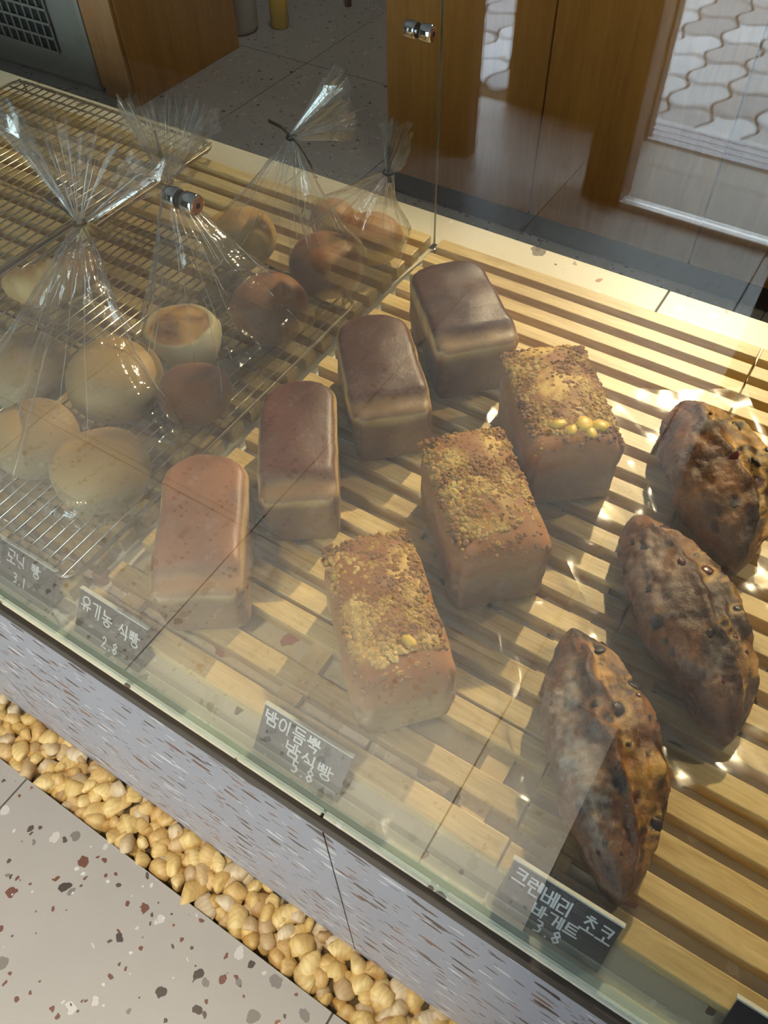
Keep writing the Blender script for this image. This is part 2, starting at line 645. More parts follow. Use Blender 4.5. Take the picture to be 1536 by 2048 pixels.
struct(plank('ceiling', XL, XR, YF, YB, ZC, ZC + 0.05, M['ceil']), 'plain ceiling')
struct(plank('wall_left', XL - 0.05, XL, YF, YB, -0.05, ZC + 0.05, M['wall']), 'plain side wall')
struct(plank('wall_right', XR, XR + 0.05, YF, YB, -0.05, ZC + 0.05, M['wall']), 'plain side wall')
struct(plank('wall_back', XL, XR, YB, YB + 0.05, -0.05, ZC + 0.05, M['wall']), 'wall behind the staff area')
wf = struct(empty('wall_front'), 'dark wood shopfront wall with a wide glazed opening')
plank('wall_panel', XL, -1.06, -1.88, -1.82, -0.02, ZC, M['darkwood'], wf)
plank('recess_panel', -1.12, -0.63, YF - 0.06, YF, -0.05, ZC + 0.02, M['darkwood'], wf)
plank('door_post', -0.675, -0.562, -1.90, -1.80, 0, ZC, M['darkwood'], wf)
plank('wall_panel', 0.58, XR, YF - 0.06, YF, -0.05, ZC + 0.02, M['darkwood'], wf)
plank('lintel', -0.63, 0.58, YF - 0.06, YF, 2.35, ZC, M['darkwood'], wf)

# sliding glass door leaf inside the opening, and its floor track
door = struct(empty('door_1', (-0.122, -1.82, 0)), 'slim framed sliding glass door')
for a in ((-0.455, -0.440, 0.0, 2.2), (0.640, 0.655, 0.0, 2.2)):
    MB().box(a[0], a[1], -0.015, 0.015, a[2], a[3]).build('door_stile', M['alu'], door, bevel=0.003)
MB().box(-0.440, 0.640, -0.015, 0.015, 0.004, 0.020).build('bottom_rail', M['alu'], door, bevel=0.003)
MB().box(-0.440, 0.640, -0.015, 0.015, 2.15, 2.2).build('top_rail', M['alu'], door, bevel=0.003)
MB().box(-0.440, 0.640, -0.003, 0.003, 0.020, 2.15).build('door_pane', M['glass'], door)
th = struct(empty('trim_1', (0.4, -2.28, 0)), 'ribbed steel threshold track')
for k in range(4):
    MB().box(-1.15, 1.2, -0.05 + 0.036 * k, -0.032 + 0.036 * k, -0.02, 0.008).build('track_rib', M['track'], th, bevel=0.002)

# pavement outside: interlocking wavy pavers
pav = struct(empty('pavement', (0, 0, -0.03)), 'pavement of interlocking wavy concrete pavers')
MB().box(-3.2, 2.6, -7.5, -2.34, -0.06, -0.012).build('sand_bed', M['dust'], pav)
PW, PD, AM = 0.150, 0.190, 0.019
n = 10


def paver_outline():
    pts = []
    for i in range(n):
        t = i / n
        pts.append((t * PW, AM * math.sin(2 * PI * t)))
    for i in range(n):
        t = i / n
        pts.append((PW + AM * math.sin(2 * PI * t), t * PD))
    for i in range(n):
        t = 1 - i / n
        pts.append((t * PW, PD + AM * math.sin(2 * PI * t)))
    for i in range(n):
        t = 1 - i / n
        pts.append((AM * math.sin(2 * PI * t), t * PD))
    cx, cy = PW / 2, PD / 2
    return [((x - cx) * 0.93, (y - cy) * 0.94) for x, y in pts]


ol = paver_outline()
N = len(ol)
pb = MB()
pb.add([(x, y, -0.05) for x, y in ol] + [(x, y, -0.004) for x, y in ol] + [(x * .96, y * .96, 0) for x, y in ol],
       [(i, (i + 1) % N, N + (i + 1) % N, N + i) for i in range(N)] + [(N + i, N + (i + 1) % N, 2 * N + (i + 1) % N, 2 * N + i) for i in range(N)] + [tuple(2 * N + i for i in range(N))])
pme = pb.mesh('paver')
cnt = 0
for j in range(15):
    for i in range(19):
        x, y = -1.95 + i * PW, -2.45 - j * PD
        o = obj('paver', pme, M['paver'], pav)
        o.location = (x, y, 0)
        cnt += 1

# added cabinet on the customer side, standing in for a dark reflection
cab = thing('stand_in_cabinet', 'added dark cabinet standing in for a dark reflection beside the glass door', 'cabinet', (0.68, -1.12, 0))
MB().box(-0.75, 0.75, -0.18, 0.16, 0.0, 1.7).build('body', M['darkwood'], cab, bevel=0.004)
for k in range(3):
    dd = MB().box(-0.74 + 0.5 * k, -0.26 + 0.5 * k, 0.162, 0.18, 0.06, 1.68).build('cabinet_door', M['darkwood'], cab, bevel=0.003)
    MB().box(-0.29 + 0.5 * k, -0.28 + 0.5 * k, 0.18, 0.20, 0.8, 0.95).build('handle', M['trim'], dd)

mt = tag(MB().box(-0.46, 0.46, -0.205, 0.205, 0.0005, 0.009).build('stand_in_mat', M['black'], None, bevel=0.003), 'added black mat standing in for a dark reflection low in the front glass', 'mat')
mt.location = (0.49, -0.165, 0)  # added mat, only darkens what the front glass mirrors

# ------------------------------------------------------------------ display counter
YFR, YLB = 0.1288, 0.934
CX0, CX1 = -2.2, 1.1
counter = thing('display_counter', 'low cream terrazzo display counter with grey terrazzo front and dark edge trim', 'counter', (0, 0, 0))
MB().box(CX0, CX1, 0.150, 0.918, 0.0, H - 0.021).build('core', M['front'], counter)
seams = [-0.159 + 0.6 * k for k in range(-4, 4)]
edges = [CX0] + [s for s in seams if CX0 + 0.05 < s < CX1 - 0.05] + [CX1]
for a, b in zip(edges[:-1], edges[1:]):
    p = MB().box(a + 0.0008, b - 0.0008, 0.1300, 0.1495, -0.020, H - 0.0225).build('front_tile', M['front'], counter)
    p = MB().box(a + 0.0011, b - 0.0011, 0.1325, YLB, H - 0.020, H).build('top_slab', M['stone'], counter, bevel=0.0012)
    p = MB().box(a + 0.0008, b - 0.0008, 0.920, 0.930, 0.0, H - 0.021).build('back_panel', M['plinth'], counter)
MB().box(CX0, CX1, YFR - 0.0015, 0.1322, H - 0.022, H - 0.0006).build('edge_trim', M['trim'], counter, bevel=0.0006)

# ------------------------------------------------------------------ gravel strip
MB().box(CX0, CX1, 0.048, 0.150, -0.06, -0.018).build('gravel_bed', M['dust'])['kind'] = 'structure'
pebble_meshes = []
for k in range(9):
    bm = bmesh.new()
    bmesh.ops.create_icosphere(bm, subdivisions=2, radius=1.0)
    ax = rnd.uniform(1.0, 1.4), rnd.uniform(0.74, 1.0), rnd.uniform(0.62, 0.85)
    cuts = [(Vector((rnd.gauss(0, 1), rnd.gauss(0, 1), rnd.gauss(0, 1))).normalized(), rnd.uniform(.50, .80)) for _ in range(8)]
    for v in bm.verts:
        p = v.co.copy()
        for (nn, d) in cuts:
            q = p.dot(nn)
            if q > d:
                p -= nn * (q - d) * 0.92
        q = 1 + 0.14 * nz(p.x, p.y, p.z, 1.1, k)
        v.co = Vector((p.x * ax[0] * q, p.y * ax[1] * q, p.z * ax[2] * q)) * 0.0235
    me = bpy.data.meshes.new('pebble')
    bm.to_mesh(me)
    bm.free()
    me.polygons.foreach_set('use_smooth', [True] * len(me.polygons))
    me.materials.append(M['pebble'])
    pebble_meshes.append(me)
prng = random.Random(21)


def pebble_spot(x0, x1, step, zlev):
    out = []
    nx = int((x1 - x0) / step)
    rows = 4
    for i in range(nx):
        for j in range(rows):
            out.append((x0 + (i + 0.5 * (j % 2)) * step + prng.uniform(-.007, .007), 0.0600 + j * 0.0200 + prng.uniform(-.006, .006), zlev + prng.uniform(-.0035, .0035)))
    return out


spots = [(x, y, z) for (x, y, z) in pebble_spot(-1.03, 0.0, 0.0310, -0.0125)]
spots += [(x + 0.012, y + 0.008, z) for (x, y, z) in pebble_spot(-1.0, 0.0, 0.0340, -0.018)]
for (x, y, z) in spots[:298]:
    o = obj('pebble', prng.choice(pebble_meshes))
    o.location = (x, y, z)
    o.rotation_euler = (prng.uniform(-.5, .5), prng.uniform(-.5, .5), prng.uniform(0, 6.28))
    s = prng.uniform(0.6, 1.0)
    o.scale = (s, s, s)
    tag(o, 'smooth yellow pebble in the gravel strip at the foot of the counter', 'pebble', 'pebbles in the gravel strip')
gb = MB()
for (x, y, z) in pebble_spot(-1.9, -1.03, 0.0345, -0.0135) + pebble_spot(0.0, 0.9, 0.0345, -0.0135):
    me = prng.choice(pebble_meshes)
    R = Matrix.Rotation(prng.uniform(0, 6.28), 3, 'Z')
    gb.add([R @ v.co + Vector((x, y, z)) for v in me.vertices], [tuple(p.vertices) for p in me.polygons])
go = gb.build('gravel', M['pebble'], None, True, fix=False)
go['kind'] = 'stuff'
tag(go, 'further yellow pebbles along the counter foot', 'gravel')

# ------------------------------------------------------------------ slatted boards
ST, SB = H + 0.018, H           # slat top, counter top
SLW = 0.0208
series = [0.171, 0.2062, 0.2405, 0.2755, 0.3106] + [0.346 + 0.0351 * k for k in range(15)]
slat_cache = {}


def slat_board(label, x0, x1, nears, blocks, yaw=0.0, group=None):
    root = thing('slat_board', label, 'slatted board', ((x0 + x1) / 2, nears[0], SB), yaw, group)
    L = x1 - x0
    for k, y in enumerate(nears):
        key = round(L, 4)
        if key not in slat_cache:
            slat_cache[key] = MB().box(-L / 2, L / 2, 0, SLW, 0, ST - SB).mesh('slat')
        o = obj('slat', slat_cache[key], M['slat'], root, 0.0009)
        o.location = (prng.uniform(-.0006, .0006), y - nears[0], 0)
        if k + 1 < len(nears):
            gap = nears[k + 1] - y - SLW
            if gap > 0.006 and y < 0.50:
                for bx in blocks:
                    gk = ('b', round(gap, 4))
                    if gk not in slat_cache:
                        slat_cache[gk] = MB().box(-0.0105, 0.0105, 0, gap, 0, 0.0105).mesh('spacer_block')
                    b = obj('spacer_block', slat_cache[gk], M['block'], root)
                    b.location = (bx + prng.uniform(-.001, .001), y - nears[0] + SLW, 0)
    return root


BL = (-0.184, 0.001, 0.186)
slat_board('pale wooden slat board under the front loaves, three slats wide', -0.4615, -0.0215, [0.171, 0.2062, 0.2535], BL, 0.006)
slat_board('pale wooden slat board under the loaves, reaching back to the stone ledge', -0.4615, -0.0215, [0.2780] + series[4:], BL)
slat_board('pale wooden slat board under the dark fruit baguettes', -0.0200, 0.4200, series, BL)
slat_board('shaded wooden slat board under the bagged rolls', -0.9200, -0.4800, series, BL)
slat_board('shaded wooden slat board under the empty wire rack', -1.3620, -0.9220, series, BL)

# ------------------------------------------------------------------ glass
gp = thing('front_glass_pane', 'tall clear glass pane along the front of the counter', 'glass pane', (-0.5, 0.1397, H))
MB().box(-1.6, 1.5, -0.004, 0.004, 0.0045, 0.78).build('pane', M['glass'], gp)
MB().box(-1.6, 1.5, -0.0042, 0.0042, 0.0003, 0.0042).build('refracted_edge', M['glass_base'], gp)  # aqua strip added to imitate the refracted bottom edge of the glass
MB().box(-1.6, 1.5, 0.0046, 0.0062, 0.0003, 0.003).build('silicone_bead', M['acrylic'], gp)
dv = thing('divider_pane', 'upright glass divider between the bagged rolls and the loaves', 'glass divider', (-0.4695, 0.5, H))
MB().box(-0.0025, 0.0025, -0.355, 0.3475, 0.0, 0.62).build('pane', M['glass'], dv)
MB().box(-0.0013, 0.0013, 0.3476, 0.3482, 0.0, 0.62).build('rear_edge', M['gedge'], dv)
MB().box(-0.0015, 0.0015, -0.3556, -0.3551, 0.0, 0.62).build('front_edge', plain('dark_glass_edge', (0.03, 0.04, 0.035), 0.3), dv)
clip = MB().box(-0.004, 0.006, 0.338, 0.352, 0.0, 0.012).build('clip', M['chrome'], dv, bevel=0.001)
for (y, lab) in ((0.4165, 'chrome glass standoff in front of the tied cellophane bags'), (0.799, 'chrome glass standoff near the rear edge of the divider, by the wooden doors')):
    so = thing('glass_standoff', lab, 'standoff', (-0.4695, y, 0.905), 0, 'chrome standoffs on the divider')
    for s in (-1, 1):
        a, b = (0.0030, 0.0165)
        pr = [(0.0, a), (0.0080, a), (0.0086, a + .001), (0.0086, b - .0012), (0.0078, b), (0.0, b)]
        pr = [(max(r, 0.0003), h * s) for r, h in pr]
        MB().lathe(pr, 'x', 32).build('barrel', M['chrome'], so, True)
        c = MB().lathe([(0.0068, s * (b + .0001)), (0.0068, s * (b + .0006)), (0.0003, s * (b + .0006))], 'x', 28).build('end_cap', M['brass'], so)
        MB().lathe([(0.0024, s * (b + .0007)), (0.0024, s * (b + .0011)), (0.0003, s * (b + .0011))], 'x', 16).build('socket', M['black'], c)
    MB().lathe([(0.0077, -0.0031), (0.0077, -0.0026), (0.0003, -0.0026)], 'x', 28).build('washer', M['black'], so)
    MB().lathe([(0.0003, 0.0026), (0.0077, 0.0026), (0.0077, 0.0031), (0.0003, 0.0031)], 'x', 28).build('washer', M['black'], so)


# ------------------------------------------------------------------ wire racks
def wire_rack(label, x0, x1, y0, y1, z, spacing):
    root = thing('wire_rack', label, 'cooling rack', ((x0 + x1) / 2, (y0 + y1) / 2, ST))
    zz = z - ST
    hx, hy = (x1 - x0) / 2, (y1 - y0) / 2
    R = 0.018
    pts = []
    for (cx, cy, a0) in ((hx - R, hy - R, 0), (-hx + R, hy - R, 90), (-hx + R, -hy + R, 180), (hx - R, -hy + R, 270)):
        for k in range(5):
            a = math.radians(a0 + 90 * k / 4)
            pts.append((cx + R * math.cos(a), cy + R * math.sin(a), zz))
    MB().tube(pts, 0.0026, 8, True).build('rim', M['railwire'], root, True)
    for yy in (-hy + 0.02, 0.0, hy - 0.02):
        MB().tube([(-hx, yy, zz - 0.003), (hx, yy, zz - 0.003)], 0.0018, 6).build('cross_rod', M['railwire'], root, True)
    me = MB().tube([(0, -hy, 0), (0, hy, 0)], 0.0014, 6).mesh('wire', True)
    nw = int((2 * hx - 0.01) / spacing)
    for k in range(nw + 1):
        o = obj('wire', me, M['wire'], root)
        o.location = (-nw * spacing / 2 + k * spacing, 0, zz + 0.0022)
    for sx in (-1, 1):
        for sy in (-1, 1):
            MB().tube([(sx * (hx - 0.02), sy * (hy - 0.004), zz - 0.001), (sx * (hx - 0.02), sy * (hy - 0.004), 0.001)], 0.0024, 8).build('foot', M['railwire'], root, True)
    return root


RZ = H + 0.032
wire_rack('wire cooling rack holding the bagged rolls, its rounded corner by the price signs', -0.918, -0.4760, 0.176, 0.668, RZ, 0.0132)
wire_rack('empty wire cooling rack in the top left corner, by the ledge', -1.330, -0.8815, 0.38, 0.874, H + 0.034, 0.0161)

# ------------------------------------------------------------------ price signs with chalk lettering
G = {
    'ㄱ': [[(0, 1), (1, 1), (.85, 0)]], 'ㄴ': [[(0, 1), (0, 0), (1, 0)]], 'ㄷ': [[(0, 1), (1, 1)], [(0, 1), (0, 0), (1, 0)]],
    'ㄹ': [[(0, 1), (1, 1), (1, .52), (0, .5), (0, 0), (1, 0)]], 'ㅁ': [[(0, 1), (1, 1), (1, 0), (0, 0), (0, 1)]],
    'ㅂ': [[(0, 1), (0, 0), (1, 0), (1, 1)], [(0, .5), (1, .5)]], 'ㅅ': [[(.5, 1), (.4, .5), (0, 0)], [(.45, .6), (1, 0)]],
    'ㅇ': [[(.5 + .5 * math.cos(a * PI / 5), .5 + .5 * math.sin(a * PI / 5)) for a in range(11)]],
    'ㅊ': [[(.3, 1.05), (.7, 1.05)], [(0, .75), (1, .75)], [(.5, .75), (0, 0)], [(.5, .5), (1, 0)]],
    'ㅋ': [[(0, 1), (1, 1), (.85, 0)], [(.05, .5), (.95, .5)]], 'ㅌ': [[(0, 1), (1, 1)], [(0, 1), (0, 0), (1, 0)], [(0, .5), (.9, .5)]],
    'ㅃ': [[(0, 1), (0, 0), (.4, 0), (.4, 1)], [(0, .5), (.4, .5)], [(.6, 1), (.6, 0), (1, 0), (1, 1)], [(.6, .5), (1, .5)]],
    'ㅏ': [[(.2, 1), (.2, 0)], [(.2, .5), (1, .5)]], 'ㅣ': [[(.4, 1), (.4, 0)]], 'ㅔ': [[(.45, 1), (.45, 0)], [(0, .5), (.45, .5)], [(.95, 1), (.95, 0)]],
    'ㅗ': [[(.5, 1), (.5, 0)], [(0, 0), (1, 0)]], 'ㅜ': [[(0, 1), (1, 1)], [(.5, 1), (.5, 0)]], 'ㅠ': [[(0, 1), (1, 1)], [(.32, 1), (.32, 0)], [(.68, 1), (.68, 0)]],
    'ㅡ': [[(0, .5), (1, .5)]],
    '1': [[(.5, 1), (.5, 0)]], '2': [[(.05, .8), (.3, 1), (.75, .95), (.9, .7), (.05, 0), (1, 0)]],
    '3': [[(.1, 1), (.8, .95), (.9, .75), (.4, .55), (.9, .4), (.8, .08), (.1, 0)]],
    '5': [[(.9, 1), (.15, 1), (.12, .55), (.7, .6), (.9, .3), (.6, 0), (.1, .05)]],
    '8': [[(.5, .52), (.1, .75), (.5, 1), (.9, .75), (.5, .52), (.02, .25), (.5, 0), (.98, .25), (.5, .52)]], '.': [[(.4, 0), (.55, .08)]],
}


def syllable(j):
    """strokes of one written syllable in a unit box"""
    out = []

    def put(ch, x0, x1, y0, y1):
        for st in G[ch]:
            out.append([(x0 + (x1 - x0) * a, y0 + (y1 - y0) * b) for a, b in st])
    if len(j) == 1:
        put(j, 0.15, 0.85, 0, 1)
    elif j[1] in 'ㅏㅣㅔ':
        y0 = 0.45 if len(j) > 2 else 0.10
        put(j[0], 0.02, 0.52, y0, 0.95)
        put(j[1], 0.62, 0.98, y0 - 0.06, 1.0)
        if len(j) > 2:
            put(j[2], 0.25, 0.85, 0.0, 0.33)
    else:
        if len(j) > 2:
            put(j[0], 0.15, 0.85, 0.68, 1.0)
            put(j[1], 0.0, 1.0, 0.42, 0.56)
            put(j[2], 0.2, 0.8, 0.0, 0.30)
        else:
            put(j[0], 0.15, 0.85, 0.45, 1.0)
            put(j[1], 0.0, 1.0, 0.05, 0.33)
    return out


def price_sign(label, x0, wd, lines, yaw=0.0, y=0.1475):
    root = thing('price_sign', label, 'price sign', (x0 + wd / 2, y, H), yaw, 'handwritten price signs')
    ht = 0.0485
    tilt = math.radians(33)
    fr = empty('sign_face')
    bpy.data.objects.remove(fr)
    Rm = Matrix.Rotation(-tilt, 4, 'X')

    def T(x, yy, z):
        return Rm @ Vector((x, yy, z))
    b = MB().box(-wd / 2 + .0012, wd / 2 - .0012, 0, 0.0022, 0.001, ht)
    b.v = [tuple(T(*p)) for p in b.v]
    b.build('chalkboard', M['board'], root)
    b = MB().box(-wd / 2, wd / 2, 0.0023, 0.0040, 0.0, ht + .0015)
    b.v = [tuple(T(*p)) for p in b.v]
    b.build('acrylic_back', M['acrylic'], root)
    b = MB().box(-wd / 2, wd / 2, 0.0, 0.0040, ht + .0002, ht + .0016)
    b.v = [tuple(T(*p)) for p in b.v]
    b.build('bright_edge', plain('polished_acrylic_edge', (0.62, 0.66, 0.62), 0.15), root)
    b = MB().box(-wd / 2, wd / 2, 0.0, 0.040, 0.0, 0.0018)
    b.build('acrylic_foot', M['acrylic'], root)
    tx = MB()
    hw = 0.00080
    for (chars, u, vtop, sw, sh, slope) in lines:
        x = -wd / 2 + u * wd
        base = vtop
        for q in chars:
            if q == ' ':
                x += sw * 0.55
                base -= slope * 0.55
                continue
            adv = sw if q not in ('1', '.') and not q.isdigit() else (sw * 0.72 if q.isdigit() else sw * 0.45)
            for st in syllable(q):
                pts = [Vector((x + a * adv * 0.86 + prng.uniform(-.00025, .00025), base - (1 - bb) * sh + prng.uniform(-.00025, .00025))) for a, bb in st]
                for p, r in zip(pts[:-1], pts[1:]):
                    d = (r - p)
                    if d.length < 1e-6:
                        continue
                    d.normalize()
                    nn = Vector((-d.y, d.x)) * hw
                    e2 = d * hw * 0.7
                    qd = [p - e2 + nn, r + e2 + nn, r + e2 - nn, p - e2 - nn]
                    tx.add([T(v.x, -0.0004, v.y) for v in qd], [(0, 1, 2, 3)])
            x += adv
            base -= slope
    tx.build('chalk_lettering', M['chalk'], root)
    return root


price_sign('black price sign reading 3.1, leftmost, standing before the wire rack', -0.578, 0.088,
           [(['ㅁㅗ', 'ㄴㅣㅇ', ' ', 'ㅃㅏㅇ'], 0.28, 0.044, 0.0135, 0.0135, 0.0), (list('3.1'), 0.40, 0.022, 0.0105, 0.0105, 0)])
price_sign('black price sign reading 2.8 in front of the tan plain loaf', -0.4570, 0.084,
           [(['ㅇㅠ', 'ㄱㅣ', 'ㄴㅗㅇ', ' ', 'ㅅㅣㄱ', 'ㅃㅏㅇ'], 0.06, 0.0445, 0.0135, 0.0150, 0.0012), (list('2.8'), 0.42, 0.0155, 0.0115, 0.0115, 0)])
price_sign('black price sign reading 5.8 in front of the nearest crumble loaf', -0.2420, 0.0885,
           [(['ㅂㅏㅁ', 'ㅇㅣ', 'ㄷㅡㅁ', 'ㅃㅜㄱ'], 0.05, 0.0468, 0.0142, 0.0138, 0.0002), (['ㅂㅏㅁ', 'ㅅㅣㄱ', 'ㅃㅏㅇ'], 0.34, 0.0300, 0.0165, 0.0140, 0.0006), (list('5.8'), 0.44, 0.0150, 0.0130, 0.0115, 0)])
price_sign('black price sign reading 3.8 in front of the nearest baguette', -0.0125, 0.0865,
           [(['ㅋㅡ', 'ㄹㅔㄴ', 'ㅂㅔ', 'ㄹㅣ', ' ', 'ㅊㅗ', 'ㅋㅗ'], 0.06, 0.0450, 0.0122, 0.0140, 0.0006), (['ㅂㅏ', 'ㄱㅔ', 'ㅌㅡ'], 0.32, 0.0268, 0.0122, 0.0112, 0.0), (list('3.8'), 0.38, 0.0135, 0.0120, 0.0108, 0)])
price_sign('black price sign cut off at the bottom right corner of the picture', 0.1520, 0.0865, [])


# ------------------------------------------------------------------ bread
def rounded_block(w_, l_, h_, rx, dome, cuts, seed, colfn, flare=0.0, lip=False):
    bm = bmesh.new()
    bmesh.ops.create_cube(bm, size=2.0)
    bmesh.ops.subdivide_edges(bm, edges=bm.edges[:], cuts=cuts, use_grid_fill=True)
    dim = Vector((w_ / 2, l_ / 2, h_ / 2))
    for v in bm.verts:
        p = Vector((v.co.x * dim.x, v.co.y * dim.y, v.co.z * dim.z))
        r = rx if p.z > 0 else rx * 0.55
        q = Vector((max(-dim.x + r, min(dim.x - r, p.x)), max(-dim.y + r, min(dim.y - r, p.y)), max(-dim.z + r, min(dim.z - r, p.z))))
        d = p - q
        if d.length > 1e-9:
            q = q + d.normalized() * r
        rp = 0.034 if q.y > 0 else 0.013
        ex, ey = abs(q.x) - (dim.x - rp), abs(q.y) - (dim.y - rp)
        if ex > 0 and ey > 0:
            f_ = max(ex, ey) / math.hypot(ex, ey)
            q.x = math.copysign(dim.x - rp + ex * f_, q.x)
            q.y = math.copysign(dim.y - rp + ey * f_, q.y)
        t = (q.z / dim.z + 1) / 2
        q.x *= 1 + flare * (t - 0.5)
        q.y *= 1 + flare * 0.5 * (t - 0.5)
        if t > 0.5:
            q.z += dome * (t - .5) * 2 * max(0, 1 - (q.x / dim.x) ** 2 * 0.8) * max(0, 1 - (abs(q.y) / dim.y) ** 3 * 0.8)
        if lip and t > .6:
            q.z -= 0.0075 * sstep(-dim.y + 0.030, -dim.y + 0.012, q.y + 0.004 * nz(q.x, 0, 0, 30, seed)) * (t - .6) / .4
        amp = 0.0022
        k = nz(q.x, q.y, q.z, 28, seed)
        k2 = nz(q.x, q.y, q.z, 75, seed + 3)
        s = 1 + (amp * k + amp * .35 * k2) / dim.x
        v.co = Vector((q.x * s, q.y * (1 + (s - 1) * .5), (q.z + dim.z) + amp * k * max(0, t - .2)))
    bmesh.ops.recalc_face_normals(bm, faces=bm.faces)
    me = bpy.data.meshes.new('loaf')
    bm.normal_update()
    cols = [colfn(v.co, v.normal, dim, h_) for v in bm.verts]
    bm.to_mesh(me)
    bm.free()
    at = me.color_attributes.new('Col', 'FLOAT_COLOR', 'POINT')
    for i, c in enumerate(cols):
        at.data[i].color = (c[0], c[1], c[2], 1)
    me.polygons.foreach_set('use_smooth', [True] * len(me.polygons))
    return me


def plain_cols(top, seed):
    pale, side = (0.50, 0.34, 0.13), (0.24, 0.135, 0.048)

    def fn(p, nrm, dim, h):
        zt = p.z / h
        n0 = nz(p.x, p.y, p.z, 22, seed)
        c = mix3(side, (0.17, 0.085, 0.032), 0.5 + 0.9 * n0)
        yl = p.y + 0.004 * nz(p.x, 0, 0, 30, seed)
        lipz = sstep(-dim.y + 0.024, -dim.y + 0.017, yl)
        band = sstep(0.70, 0.90, zt + 0.06 * nz(p.x, p.y, p.z, 40, seed)) * sstep(0.80, 0.45, nrm.z)
        c = mix3(c, pale, band * 0.85)
        tp = sstep(0.50, 0.78, nrm.z + 0.12 * nz(p.x, p.y, p.z, 35, seed + 2)) * (1 - 0.55 * lipz) * sstep(.5, .7, zt)
        c = mix3(c, pale, lipz * sstep(.3, .8, nrm.z) * 0.35)
        c = mix3(c, mix3(top, tuple(x * 0.62 for x in top), 0.5 + 1.3 * nz(p.x, p.y, p.z, 20, seed + 5)), tp)
        crease = math.exp(-((yl + dim.y - 0.021) / 0.0022) ** 2) * sstep(.6, .9, nrm.z)
        return mix3(c, (0.10, 0.045, 0.02), crease * 0.6)
    return fn


def place_loaf(root_name, label, cat, group, me, mat, A, B, l_, part='crust', z=ST):
    A, B = Vector(A), Vector(B)
    d = (B - A).normalized()
    yaw = math.atan2(d.y, d.x)
    mid = (A + B) / 2 + Vector((-d.y, d.x)) * (l_ / 2)
    root = thing(root_name, label, cat, (mid.x, mid.y, z), yaw, group)
    obj(part, me, mat, root)
    return root


TOPD = (0.088, 0.026, 0.014)
plain_specs = [
    ('tan plain bread loaf nearest the front glass, paler than the others', (-0.370, 0.186), (-0.306, 0.232), 0.080, 0.158, 0.070, (0.26, 0.105, 0.040)),
    ('plain bread loaf with dusty brown top, second from the front of its row', (-0.354, 0.316), (-0.292, 0.360), 0.077, 0.158, 0.072, (0.105, 0.030, 0.014)),
    ('glossy dark brown plain loaf, third in its row, between two others', (-0.333, 0.450), (-0.274, 0.505), 0.083, 0.155, 0.073, TOPD),
    ('dark brown plain loaf at the back of its row, closest to the stone ledge', (-0.306, 0.577), (-0.245, 0.640), 0.092, 0.150, 0.078, (0.070, 0.024, 0.015)),
]
for i, (lab, A, B, w_, l_, h_, top) in enumerate(plain_specs):
    me = rounded_block(w_, l_, h_, 0.009, 0.006, 34, i + 1, plain_cols(top, i), 0.05, True)
    place_loaf('bread_loaf', lab, 'bread', 'plain loaves', me, M['loaf'], A, B, l_)

ico = bmesh.new()
bmesh.ops.create_icosphere(ico, subdivisions=1, radius=1.0)
ICV = [v.co.copy() for v in ico.verts]
ICF = [tuple(v.index for v in f.verts) for f in ico.faces]
ico.free()
ico = bmesh.new()
bmesh.ops.create_icosphere(ico, subdivisions=2, radius=1.0)
ICV2 = [v.co.copy() for v in ico.verts]
ICF2 = [tuple(v.index for v in f.verts) for f in ico.faces]
ico.free()


def blob(mb, p, r, rg, sq=1.0, hi=False, seed=0.0):
    R = Matrix.Rotation(rg.uniform(0, 6.28), 3, 'Z') @ Matrix.Rotation(rg.uniform(0, 6.28), 3, 'X')
    sx = (r * rg.uniform(.75, 1.25), r * rg.uniform(.75, 1.25), r * rg.uniform(.7, 1.1))
    out = []
    for v in (ICV2 if hi else ICV):
        q = 1 + 0.25 * nz(v.x, v.y, v.z, 1.3, seed + r * 999)
        u = R @ Vector((v.x * sx[0] * q, v.y * sx[1] * q, v.z * sx[2] * q))
        out.append((p[0] + u.x, p[1] + u.y, p[2] + u.z * sq))
    mb.add(out, ICF2 if hi else ICF)


def crumb_cols(seed):
    def fn(p, nrm, dim, h):
        zt = p.z / h
        c = mix3((0.40, 0.27, 0.11), (0.29, 0.17, 0.06), 0.5 + nz(p.x, p.y, p.z, 20, seed))
        c = mix3(c, (0.36, 0.165, 0.045), sstep(0.55, 0.85, zt + 0.12 * nz(p.x, p.y, p.z, 25, seed)))
        yel = sstep(-0.12, 0.22, nz(p.x, p.y, p.z, 30, seed + 4)) * sstep(-0.75, -0.45, p.y / dim.y)
        tc = mix3((0.28, 0.115, 0.030), (0.60, 0.40, 0.11), yel * (0.8 + nz(p.x, p.y, p.z, 150, seed)))
        c = mix3(c, tc, sstep(0.6, 0.9, nrm.z))
        return c
    return fn


